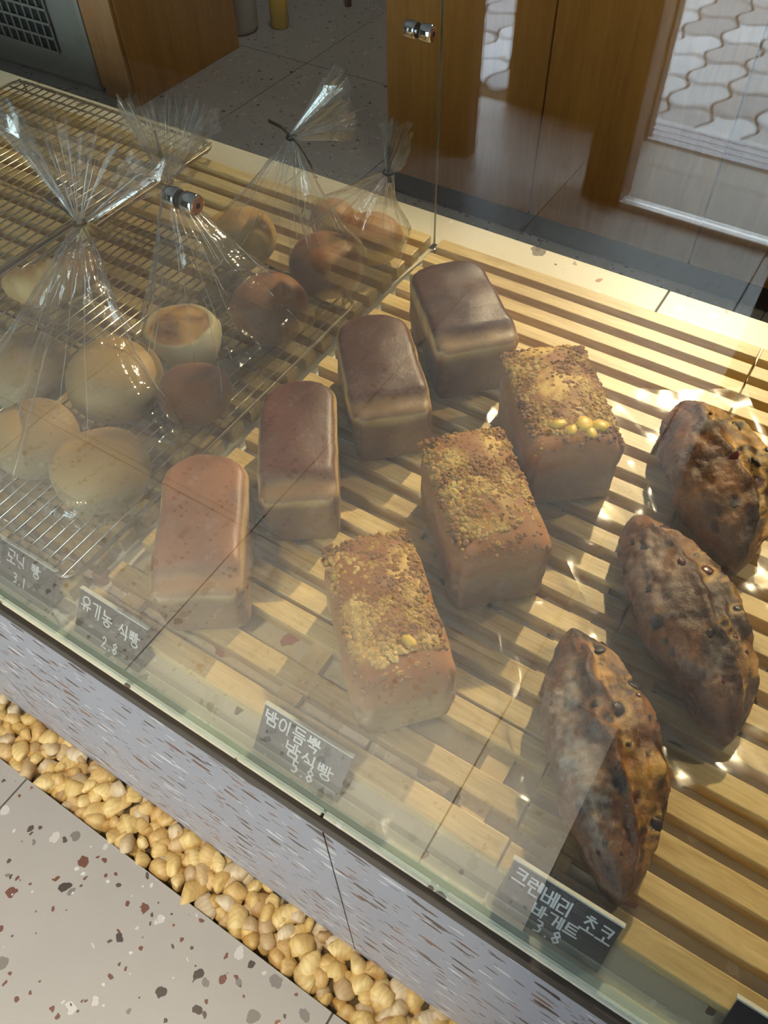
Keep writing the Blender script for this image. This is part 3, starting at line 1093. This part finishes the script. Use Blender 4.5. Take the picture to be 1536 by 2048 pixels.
crumb_specs = [
    ('golden crumble topped loaf nearest the front glass, by the 5.8 sign', (-0.163, 0.196), (-0.104, 0.258), 0.086, 0.156, 0.072, 3, [(0.010, -0.040)]),
    ('crumble topped loaf in the middle of its row, yellow streusel streak along its top', (-0.157, 0.342), (-0.092, 0.405), 0.091, 0.156, 0.076, 8, []),
    ('crumble topped loaf at the back of its row with big yellow chestnut chunks', (-0.157, 0.487), (-0.083, 0.548), 0.096, 0.155, 0.078, 5, [(-0.004, -0.052), (0.014, -0.058), (-0.014, -0.044), (0.024, -0.050), (0.010, -0.047)]),
]
for i, (lab, A, B, w_, l_, h_, sd, nuts) in enumerate(crumb_specs):
    me = rounded_block(w_, l_, h_, 0.016, 0.010, 36, sd, crumb_cols(sd), 0.06)
    root = place_loaf('crumble_loaf', lab, 'bread', 'crumble topped loaves', me, M['crumbloaf'], A, B, l_)
    rg = random.Random(sd * 13)

    def topz(x, y):
        return h_ + 0.010 * max(0, 1 - (2 * x / w_) ** 2 * .8) * max(0, 1 - (abs(2 * y / l_)) ** 3 * .8) - 0.0015
    mb = MB()
    k = 0
    while k < 3400:
        x = rg.uniform(-.5, .5) * w_ * 0.93
        y = rg.uniform(-.5, .5) * l_ * 0.95
        front = -l_ * (0.30 if i < 2 else 0.40)
        if y < front + 0.018 * nz(x, y, 0, 30, sd) and rg.random() < 0.93:
            k += 0.25
            continue
        dens = 0.62 + 0.9 * nz(x, y, 0, 24, sd + 1)
        if rg.random() > dens:
            k += 0.2
            continue
        ex = max(0, abs(x) / (w_ / 2) - .82) * 0.03 + max(0, abs(y) / (l_ / 2) - .85) * 0.02
        r = rg.choice((0.0009, 0.0011, 0.0014, 0.0017, 0.0021, 0.0030))
        blob(mb, (x, y, topz(x, y) - ex + r * 0.35), r, rg, 0.85)
        k += 1
    mb.build('crumble', M['crumble'], root, False, fix=False)['kind'] = 'stuff'
    for (x, y) in nuts:
        nb = MB()
        blob(nb, (0, 0, 0), rg.uniform(0.0065, 0.0105), rg, 0.42, True, sd + x * 90)
        o = nb.build('chestnut_chunk', M['chestnut'], root, True)
        o.location = (x, y, topz(x, y) + 0.001)


def baguette(label, center, L, W, Hh, yaw, seed, flour=1.0, z=ST):
    root = thing('fruit_baguette', label, 'bread', (center[0], center[1], z), yaw, 'cranberry chocolate baguettes')
    nu, nv = 140, 112
    rg = random.Random(seed)
    mb = MB()
    chips = []
    for k in range(300):
        q = (rg.uniform(-0.40, 0.40) * L, rg.uniform(0.15, 2.75), rg.choice((0.0022, 0.0028, 0.0034, 0.0042, 0.0054, 0.0066)), rg.random() < 0.25)
        if q[1] > 1.7 and rg.random() < 0.65:
            continue
        if all(math.hypot(q[0] - c[0], (q[1] - c[1]) * .042) > (q[2] + c[2]) * 1.15 for c in chips):
            chips.append(q)
        if len(chips) >= 32:
            break

    def surf(u, v):
        t = 0.5 - 0.5 * math.cos(PI * u)
        s = max(0.0, math.sin(PI * t)) ** 0.62
        a = W / 2 * s
        b = Hh * (0.30 + 0.70 * s)
        th = 2 * PI * v
        x = (t - 0.5) * L
        cy, sz = math.cos(th), math.sin(th)
        n0 = nz(x, cy * .04, sz * .04, 14, seed + 7)
        n1 = nz(x, cy * .04, sz * .04, 34, seed)
        n2 = nz(x, cy * .04, sz * .04, 85, seed + 2)
        n3 = nz(x, cy * .04, sz * .04, 210, seed + 4)
        tg = 1.75 - 0.55 * t + 0.16 * math.sin(6 * t + seed) + 0.25 * n1
        dth = th - tg
        win = sstep(0.05, 0.2, t) * sstep(0.97, 0.82, t)
        ear = 0.0062 * math.exp(-(dth / 0.11) ** 2) - 0.0062 * math.exp(-((dth + 0.24) / 0.15) ** 2)
        d2 = dth + 0.85 + 0.3 * n0
        ear += 0.0042 * math.exp(-(d2 / 0.13) ** 2) - 0.0036 * math.exp(-((d2 - 0.22) / 0.14) ** 2)
        off = 0.0030 * n0 + 0.0034 * n1 + 0.0026 * n2 + 0.0015 * n3 + ear * win * (0.75 + 0.8 * n1)
        choc = rim = red = 0.0
        for (cx_, ct, cr_, isb) in chips:
            dx_ = x - cx_
            if abs(dx_) < 0.02:
                d_ = math.hypot(dx_, (th - ct) * 0.042) * (1 + 0.5 * n2)
                if d_ < cr_ * 2.4:
                    q = sstep(cr_ * 1.05, cr_ * 0.8, d_)
                    choc = max(choc, q)
                    if isb:
                        red = max(red, q)
                    rim = max(rim, math.exp(-((d_ - cr_ * 1.35) / (cr_ * .38)) ** 2))
        off += 0.0006 * rim - 0.0004 * choc
        sh = min(1.0, s * 1.6)
        y = (a + off * sh) * cy + 0.006 * math.sin(PI * t)
        zz = (b * 0.52 + off * sh) * sz * (1.0 if sz > 0 else 0.78) + b * 0.42
        zz = max(zz, 0.0008 + 0.0006 * (1 + n2))
        crumb = sstep(-0.06, -0.20, dth) * sstep(-0.15, 0.05, d2) * win
        brown = mix3((0.060, 0.019, 0.005), (0.19, 0.074, 0.019), 0.5 + n1 * 1.3)
        gold = mix3((0.20, 0.072, 0.011), (0.58, 0.33, 0.070), 0.5 + 0.9 * n2 + 0.7 * n0)
        c = mix3(brown, gold, crumb * (0.70 + 1.1 * n1))
        right = sstep(0.0, 0.25, d2 * -1) * sstep(0.0, 0.3, sz)
        c = mix3(c, (0.25, 0.11, 0.025), right * 0.6)
        c = mix3(c, (0.026, 0.013, 0.009), sstep(0.02, 0.24, nz(x, cy * .04, sz * .04, 34, seed + 9) + 0.3 * n3) * 0.9 * sstep(1.25, 0.5, abs(dth + .35)))
        c = mix3(c, (0.50, 0.30, 0.075), rim * (0.08 + 0.6 * crumb))
        c = mix3(c, mix3((0.016, 0.009, 0.008), (0.060, 0.012, 0.010), red), choc * 0.97)
        c = mix3(c, (0.030, 0.013, 0.009), 0.8 * math.exp(-((dth - .02) / 0.06) ** 2) * win * (0.6 + n2))
        fl = sstep(0.10, 0.5, dth) * sstep(1.5, 0.8, dth) * sstep(0.12, 0.3, t) * sstep(0.95, 0.75, t)
        c = mix3(c, (0.42, 0.35, 0.27), flour * fl * max(0, 0.30 + 1.0 * nz(x, cy * .05, sz * .05, 30, seed + 6) + 0.7 * n3))
        return Vector((x, y, zz)), c
    vs, cs = [], []
    for i in range(nu + 1):
        for j in range(nv):
            p, c = surf(i / nu, j / nv)
            vs.append(p)
            cs.append(c)
    fs = []
    for i in range(nu):
        for j in range(nv):
            j2 = (j + 1) % nv
            fs.append((i * nv + j, i * nv + j2, (i + 1) * nv + j2, (i + 1) * nv + j))
    mb.v = [tuple(p) for p in vs]
    mb.f = fs
    mb.c = cs
    mb.build('crust', M['bag'], root, True)
    for k, (cx_, ct, cr_, isb) in enumerate(chips[:20]):
        tt = cx_ / L + 0.5
        u = math.acos(max(-1, min(1, 1 - 2 * tt))) / PI
        v = ct / (2 * PI)
        e = 0.004
        p, c = surf(u, v)
        pu, pv = surf(u + e, v)[0], surf(u, v + e)[0]
        nrm = (pv - p).cross(pu - p)
        nrm.normalize()
        if nrm.z < 0:
            nrm = -nrm
        mb2 = MB()
        r = cr_ * 0.95
        berry = isb
        blob(mb2, (0, 0, 0), r, rg, 1.0, True, k)
        mb2.v = [(q[0], q[1], q[2] * 0.26) for q in mb2.v]
        o = mb2.build('cranberry' if berry else 'chocolate_chunk', M['berry'] if berry else M['chip'], root, True)
        o.location = p - nrm * r * 0.05
        o.rotation_euler = nrm.to_track_quat('Z', 'Y').to_euler()
    return root


baguette('dark fruit baguette nearest the front, floury left side, pointing at the 3.8 sign', (0.0055, 0.283), 0.222, 0.092, 0.066, math.radians(-56.7), 11)
baguette('dark fruit baguette in the middle of the three, burnt top end', (0.020, 0.436), 0.228, 0.094, 0.068, math.radians(-48.5), 23, 0.55)
baguette('dark fruit baguette at the back right, studded with chocolate', (-0.010, 0.606), 0.216, 0.104, 0.070, math.radians(-57.5), 37, 0.05)


def bun(label, c, r, h, top, side, seed, group, z=RZ + 0.0033, toasted=None, yaw=0.0, stretch=1.0):
    nu, nv = 26, 40
    vs, cs = [], []
    for i in range(nu + 1):
        for j in range(nv):
            ph = PI * i / nu
            th = 2 * PI * j / nv
            s = max(0.0, math.sin(ph)) ** 0.85
            x, y = r * s * math.cos(th) * stretch, r * s * math.sin(th)
            zz = math.cos(ph)
            zz = (0.62 * h + 0.38 * h * zz ** 1.0) if zz > 0 else (0.62 * h + 0.62 * h * zz * 1.0)
            if i <= nu * .5:
                zz = 0.5 * h + 0.5 * h * max(0, math.cos(ph)) ** 0.8
            else:
                zz = 0.5 * h * (1 - abs(math.cos(ph)) ** 1.3)
            k = 1 + 0.05 * nz(x, y, zz, 22, seed)
            d = math.hypot(x / stretch, y) / r
            col = mix3(side, top, sstep(0.45, 0.9, zz / h + 0.1 * nz(x, y, zz, 30, seed)))
            if toasted and zz > 0.5 * h:
                q = sstep(0.82, 0.70, d + 0.05 * nz(x, y, zz, 60, seed))
                zz -= 0.0035 * q - 0.002 * math.exp(-((d - 0.78) / .1) ** 2)
                zz += q * 0.003 * nz(x, y, 0, 140, seed)
                col = mix3(col, mix3(toasted, (0.52, 0.30, 0.08), 0.5 + 1.2 * nz(x, y, 0, 60, seed)), q)
            vs.append((x * k, y * k, max(zz * k, 0)))
            cs.append(col)
    fs = [(i * nv + j, i * nv + (j + 1) % nv, (i + 1) * nv + (j + 1) % nv, (i + 1) * nv + j) for i in range(nu) for j in range(nv)]
    mb = MB()
    mb.v, mb.f, mb.c = vs, fs, cs
    root = mb.build('bread_roll', M['bun'], None, True)
    root.location = (c[0], c[1], z)
    root.rotation_euler = (0, 0, yaw)
    return tag(root, label, 'bread roll', group)


PALE = ((0.42, 0.27, 0.095), (0.44, 0.34, 0.165))
GOLD = ((0.40, 0.19, 0.055), (0.48, 0.30, 0.11))
BRN = ((0.22, 0.085, 0.030), (0.30, 0.155, 0.055))
gA, gB, gC, gD = 'rolls in the left front bag', 'rolls in the bag behind the standoff', 'rolls in the middle bag', 'buns in the rearmost bag'
bun('pale soft roll at the front corner of the wire rack, lowest in its bag', (-0.516, 0.274), 0.048, 0.070, *PALE, 1, gA)
bun('pale soft roll behind the front corner roll, highest in the left bag', (-0.590, 0.372), 0.051, 0.080, *PALE, 2, gA)
bun('pale soft roll cut by the left picture edge, nearer the price signs', (-0.604, 0.270), 0.045, 0.068, *PALE, 3, gA)
bun('pale soft roll at the left picture edge, further back', (-0.690, 0.335), 0.050, 0.072, *PALE, 4, gA)
bun('white rimmed round bun with a toasted sunken middle', (-0.582, 0.468), 0.047, 0.062, (0.56, 0.50, 0.30), (0.52, 0.46, 0.28), 5, gB, toasted=(0.24, 0.11, 0.035))
bun('shaded brown roll squeezed against the divider below the toasted bun', (-0.514, 0.410), 0.040, 0.056, *BRN, 6, gB)
bun('rounded brown roll beside the divider, reddish top', (-0.524, 0.556), 0.046, 0.074, *BRN, 7, gB)
bun('golden yellow roll further back under the gathered cellophane', (-0.648, 0.655), 0.047, 0.068, (0.46, 0.26, 0.06), (0.58, 0.38, 0.09), 8, gC)
bun('reddish brown roll behind the divider, in front of the cut bun', (-0.518, 0.662), 0.045, 0.070, *BRN, 9, gC)
bun('brown bun half at the back showing yellow filling, right half', (-0.522, 0.768), 0.040, 0.060, (0.30, 0.12, 0.030), (0.60, 0.44, 0.07), 10, gD, ST + 0.0003, None, 0.2, 1.15)
bun('brown bun half at the back, left half', (-0.590, 0.780), 0.032, 0.056, (0.30, 0.12, 0.030), (0.46, 0.26, 0.06), 11, gD, ST + 0.0003)

# twisted layered pastry at the left edge
pr = thing('twisted_pastry', 'ridged twisted pastry with a pale curled tip at the left picture edge', 'pastry', (-0.835, 0.492, H + 0.0375), 0.4)
mb = MB()
path, rad, cs = [], [], []
for k in range(61):
    t = k / 60
    a = -2.3 + 3.0 * t
    path.append((0.050 * math.cos(a), 0.050 * math.sin(a), 0.024 + 0.006 * math.sin(PI * t)))
    rad.append((0.006 + 0.019 * math.sin(PI * min(1, t * 1.02)) ** 0.8) * (1 + 0.13 * abs(math.sin(t * 34))))
mb.tube(path, 0.02, 20, False, rad)
for v in mb.v:
    mb.c.append(mix3((0.42, 0.22, 0.07), (0.62, 0.44, 0.18), 0.5 + nz(v[0], v[1], v[2], 50, 3)))
mb.build('layers', M['bun'], pr, True)
mb = MB()
mb.grid(lambda u, v: (0.035 + 0.020 * u + 0.003 * math.sin(v * 14), 0.030 + 0.030 * v, 0.040 + 0.012 * math.sin(u * 3.0) + 0.004 * math.sin(v * 17)), 8, 14)
mb.c = [mix3((0.62, 0.46, 0.16), (0.70, 0.56, 0.28), 0.5 + nz(v[0], v[1], v[2], 60, 5)) for v in mb.v]
tip = mb.build('curled_tip', M['bun'], pr, True)
so = tip.modifiers.new('thick', 'SOLIDIFY')
so.thickness = 0.003


# ------------------------------------------------------------------ cellophane bags
def cello_bag(label, contents, z0, tie, fandir, fanlen, spread, seed, ties, top=0.07):
    """one bag: body gathered over its rolls, neck, pleated fan, dark twist tie"""
    xs_ = [c[0] for c in contents]
    ys_ = [c[1] for c in contents]
    cx, cy = (min(xs_) + max(xs_)) / 2, (min(ys_) + max(ys_)) / 2
    tie = Vector(tie)
    root = thing('cellophane_bag', label, 'plastic bag', (cx, cy, z0), 0, 'tied cellophane bags')
    rg = random.Random(seed)
    org = Vector((cx, cy, z0))

    def support(a):
        d = Vector((math.cos(a), math.sin(a)))
        return max((Vector((x - cx, y - cy)).dot(d) + r) for x, y, r in contents)
    NV = 96
    fold = [[rg.uniform(0, 6.28) for _ in range(6)], [rg.randint(6, 30) for _ in range(6)]]
    lt = tie - org

    def fr(a):
        return sum(math.sin(fold[1][k] * a + fold[0][k]) for k in range(6)) / 6

    def body(u, v):
        a = 2 * PI * v
        R = support(a) * 1.03 + 0.002
        if u < 0.28:
            q = u / 0.28
            z = top * 0.55 * q
            rr = R * (0.90 + 0.10 * math.sin(q * PI / 2))
            c = Vector((0, 0))
        else:
            q = (u - 0.28) / 0.72
            z = top * 0.55 + (lt.z - top * 0.55) * (q ** 0.92)
            sh = (1 - q) ** (1.05) if q > 0.0 else 1
            rr = R * (sh * (1 - 0.15 * math.sin(PI * q)) + 0.0) + 0.0045
            if z < top * 1.1:
                rr = max(rr, R * (1 - 0.45 * ((z / (top * 1.1)) ** 3)))
            c = Vector((lt.x, lt.y)) * (q ** 1.15)
        am = 0.012 + 0.30 * max(0, u - 0.3) + (0.25 if u > .8 else 0) * (u - .8) * 5 * 0.3
        rr *= 1 + am * fr(a + 0.5 * u)
        x, y = c.x + rr * math.cos(a), c.y + rr * math.sin(a)
        wob = 0.0016
        return Vector((x + wob * nz(x, y, z, 60, seed), y + wob * nz(x, y, z, 60, seed + 1), max(z, 0.0) + wob * .6 * nz(x, y, z, 60, seed + 2)))
    lim = -0.4670 - 0.0
    mb = MB()
    mb.grid(body, 34, NV, True)
    mb.v = [(min(v[0], -0.4735 - cx) if seed != 99 else v[0], v[1], v[2]) for v in mb.v]
    mb.build('bag_body', M['film'], root, True, fix=False)
    fd = Vector(fandir).normalized()
    sA = fd.cross(Vector((0.3, 0.2, 1.0)))
    sA.normalize()
    sB = fd.cross(sA)
    NP = 120
    jit = [rg.uniform(0.72, 1.08) for _ in range(NP + 1)]
    ph = [rg.uniform(-1, 1) for _ in range(NP + 1)]

    def fan(u, v):
        k = int(round(v * NP)) % NP
        a = 2 * PI * v
        L = fanlen * jit[k] if u > 0.98 else fanlen * (0.3 + 0.7 * jit[k])
        ple = (1 if k % 2 else -1) * 0.0032 * u * (1.2 + ph[k])
        w1 = (spread * u + 0.004) * math.cos(a) * (1 + .2 * ph[k] * u)
        w2 = (spread * 0.30 * u + 0.004) * math.sin(a) + ple
        p = lt + fd * (L * u * (1 - 0.10 * math.cos(a) ** 2)) + sA * w1 + sB * w2
        return p
    mb = MB()
    mb.grid(fan, 7, NP, True)
    mb.v = [(min(v[0], -0.4735 - cx), v[1], v[2]) for v in mb.v]
    mb.build('pleated_fan', M['filmfan'], root, False, fix=False)
    cr = MB()
    for k in range(26):
        v = rg.random()
        u0, u1 = rg.uniform(0.30, 0.75), rg.uniform(0.86, 1.0)
        if rg.random() < 0.4:
            u0, u1 = rg.uniform(0.12, 0.4), rg.uniform(0.42, 0.8)
        q = rg.uniform(-0.02, 0.02)
        pts = [body(u0 + (u1 - u0) * i / 5, v + q * i / 5) for i in range(6)]
        rr = rg.uniform(0.00028, 0.00055)
        cr.tube(pts, rr, 5, False, [rr * 0.3, rr, rr, rr, rr, rr * 0.5])
    for k in range(34):
        v = rg.randrange(NP) / NP
        L1 = rg.uniform(0.75, 1.0)
        pts = [fan(L1 * i / 4, v) for i in range(5)]
        rr = rg.uniform(0.00025, 0.00055)
        cr.tube(pts, rr, 5, False, [rr * 0.4, rr, rr, rr, rr * 0.5])
    cr.v = [(min(v[0], -0.4730 - cx), v[1], v[2]) for v in cr.v]
    cr.build('crease_glints', M['crease'], root, True, fix=False)
    for (d0, d1, c0) in ties:
        p0, p1 = Vector(d0), Vector(d1)
        pts = [lt + p0, lt + p0 * 0.45 + Vector(c0) * .3, lt + Vector((0, 0, 0)), lt + p1 * 0.5 + Vector(c0) * .3, lt + p1]
        tb = MB()
        wv = Vector((0.0, 0.0, 0.0024)) if abs(p0.z) < 0.02 else Vector((0.0020, 0.0014, 0))
        for q in range(len(pts) - 1):
            a, b = pts[q], pts[q + 1]
            th = Vector((0.0007, -0.0007, 0.0003))
            A = [a - wv, b - wv, b + wv, a + wv]
            tb.add([x - th for x in A] + [x + th for x in A], [(0, 1, 2, 3), (7, 6, 5, 4), (0, 4, 5, 1), (1, 5, 6, 2), (2, 6, 7, 3), (3, 7, 4, 0)])
        tb.build('twist_tie', M['tie'], root)
    MB().tube([lt + Vector((0.0062 * math.cos(k * PI / 5), 0.0062 * math.sin(k * PI / 5), 0)) for k in range(10)], 0.0018, 6, True).build('tie_loop', M['tie'], root, True)
    return root


RB = RZ + 0.0036
cello_bag('clear cellophane bag with a wide pleated fan, leftmost, around the pale rolls',
          [(-0.516, 0.274, .048), (-0.590, 0.372, .05), (-0.604, 0.270, .044), (-0.690, 0.335, .049)], RB, (-0.680, 0.458, 0.794),
          (0.05, 0.45, 0.75), 0.100, 0.085, 3, [((-0.055, 0.006, 0.010), (0.022, -0.012, -0.010), (0, 0, 0.008))])
cello_bag('clear cellophane bag tied with an upright dark tie, just above the left standoff',
          [(-0.582, 0.468, .049), (-0.524, 0.420, .040), (-0.524, 0.556, .045)], RB, (-0.640, 0.553, 0.804),
          (0.02, 0.35, 0.9), 0.085, 0.046, 5, [((-0.012, 0.010, 0.050), (0.026, 0.010, 0.002), (0, 0, 0.002))])
cello_bag('clear cellophane bag whose fan spreads right over the staff floor, dark tie on top',
          [(-0.648, 0.655, .046), (-0.520, 0.662, .044)], RB, (-0.606, 0.731, 0.784),
          (0.62, 0.45, 0.45), 0.085, 0.060, 8, [((-0.034, 0.0, 0.012), (0.030, -0.004, -0.028), (0, 0, 0.012))])
cello_bag('small clear cellophane bag at the back beside the rear edge of the divider',
          [(-0.524, 0.768, .046), (-0.590, 0.780, .036)], ST + 0.0004, (-0.490, 0.765, 0.756),
          (0.30, 0.35, 0.8), 0.055, 0.030, 12, [((-0.004, 0.012, 0.026), (0.004, -0.004, -0.01), (0, 0, 0))])


# ------------------------------------------------------------------ clear sleeves lying under the unbagged breads
def sleeve(label, c, yaw, L, W_, seed):
    rg = random.Random(seed)
    a1, a2 = rg.uniform(0, 6), rg.uniform(0, 6)

    def fn(u, v):
        x, y = (u - .5) * L, (v - .5) * W_
        e = max(abs(u - .5), abs(v - .5)) * 2
        lift = 0.0035 + sstep(0.55, 1.0, e) * (0.007 + 0.008 * nz(x, y, 0, 22, seed)) * (1 + 0.6 * math.sin(5 * u + a1))
        z = 0.0006 + max(0, lift) * (0.35 + 0.65 * sstep(.4, .9, e)) + 0.0012 * abs(nz(x, y, 0, 70, seed))
        return (x + 0.004 * nz(x, y, 2, 18, seed), y + 0.004 * nz(x, y, 5, 18, seed), z)
    o = MB().grid(fn, 44, 34).build('plastic_sleeve', M['sleeve'], None, True, fix=False)
    o.location = (c[0], c[1], ST)
    o.rotation_euler = (0, 0, yaw)
    return tag(o, label, 'plastic sleeve', 'clear sleeves under the breads')


sleeve('clear crinkled plastic sleeve under the front crumble loaf, shining before the 5.8 sign', (-0.135, 0.275), math.radians(136), 0.26, 0.15, 1)
sleeve('clear crinkled plastic sleeve under the middle crumble loaf', (-0.150, 0.425), math.radians(134), 0.25, 0.15, 2)
sleeve('clear crinkled plastic sleeve under the back crumble loaf', (-0.150, 0.565), math.radians(129), 0.24, 0.15, 3)
sleeve('clear crinkled plastic sleeve under the nearest baguette', (0.012, 0.280), math.radians(-56), 0.29, 0.15, 4)
sleeve('clear crinkled plastic sleeve under the middle baguette', (0.030, 0.435), math.radians(-48), 0.29, 0.16, 5)
sleeve('clear crinkled plastic sleeve under the back baguette', (-0.010, 0.610), math.radians(-57), 0.28, 0.16, 6)

# ------------------------------------------------------------------ staff side furniture
cb_ = thing('wooden_cabinet', 'long orange wood cabinet with tall plain doors behind the counter', 'cabinet', (-0.2, 1.80, 0))
MB().box(-0.955, 1.6, 0.035, 0.55, 0.0, 0.085).build('plinth', M['plinth'], cb_)
MB().box(-0.955, 1.6, 0.022, 0.57, 0.085, 1.02).build('carcass', M['cab'], cb_)
dx = [-0.955, -0.516, -0.083, 0.350, 0.783, 1.2]
for a, b in zip(dx[:-1], dx[1:]):
    MB().box(a + 0.002, b - 0.002, 0.0, 0.0205, 0.082, 0.98).build('cabinet_door', M['cab'], cb_, bevel=0.0015)
MB().box(-0.975, 1.62, -0.02, 0.58, 1.0205, 1.05).build('cabinet_top', M['cab'], cb_, bevel=0.002)
pb_ = thing('orange_side_cabinet', 'orange wood cabinet end beside the grey appliance at the top left', 'cabinet', (-2.26, 2.3, 0))
MB().box(-0.06, 0.09, -0.46, 0.075, 0.0, 1.0).build('body', M['cab'], pb_, bevel=0.002)
MB().box(-0.055, 0.085, -0.475, -0.461, 0.04, 0.98).build('cabinet_door', M['cab'], pb_, bevel=0.002)

ac = thing('grille_appliance', 'grey beige appliance with a black square grille at the top left corner', 'appliance', (-2.68, 2.05, 0))
MB().box(-0.33, 0.325, -0.20, 0.25, 0.0, 0.95).build('housing', M['acbody'], ac, bevel=0.015)
MB().box(-0.29, 0.165, -0.204, -0.201, 0.10, 0.80).build('grille_void', M['black'], ac)
for k in range(13):
    x = -0.29 + k * 0.038
    MB().box(x - 0.004, x + 0.004, -0.209, -0.2041, 0.10, 0.80).build('grille_bar', M['acbody'], ac)
for k in range(17):
    z = 0.10 + k * 0.0437
    MB().box(-0.292, 0.170, -0.212, -0.2092, z - 0.004, z + 0.004).build('grille_bar', M['acbody'], ac)
MB().box(0.20, 0.225, -0.203, -0.2005, 0.42, 0.46).build('dark_latch', M['black'], ac)

wp = thing('white_bin', 'white bin edge beside the orange cabinet at the top of the picture', 'bin', (-2.27, 2.50, 0))
MB().lathe([(0.06, 0.0), (0.075, 0.02), (0.085, 0.30), (0.09, 0.31), (0.09, 0.325), (0.075, 0.325), (0.07, 0.05)], 'z', 24).build('bin_body', plain('white_plastic', (0.62, 0.56, 0.46), 0.4), wp, True)
yb = thing('yellow_bottle', 'small yellow bottle on the staff floor at the top edge', 'bottle', (-2.15, 2.60, 0))
MB().lathe([(0.03, 0.0), (0.035, 0.006), (0.035, 0.12), (0.015, 0.15), (0.012, 0.17)], 'z', 20).build('bottle_body', plain('yellow_plastic', (0.60, 0.36, 0.04), 0.35), yb, True)
MB().lathe([(0.014, 0.170), (0.014, 0.190), (0.003, 0.191)], 'z', 16).build('cap', M['plinth'], yb, True)

sl = thing('purple_stool', 'purple stool foot at the very top edge of the picture', 'stool', (-2.16, 3.02, 0))
for sx in (-1, 1):
    for sy in (-1, 1):
        MB().tube([(sx * 0.13, sy * 0.13, 0.001), (sx * 0.10, sy * 0.10, 0.42)], 0.014, 10).build('leg', plain('purple_paint', (0.10, 0.03, 0.05), 0.5), sl, True)
MB().lathe([(0.003, 0.42), (0.15, 0.42), (0.16, 0.43), (0.16, 0.445), (0.15, 0.455), (0.003, 0.455)], 'z', 28).build('seat', bpy.data.materials['purple_paint'], sl, True)
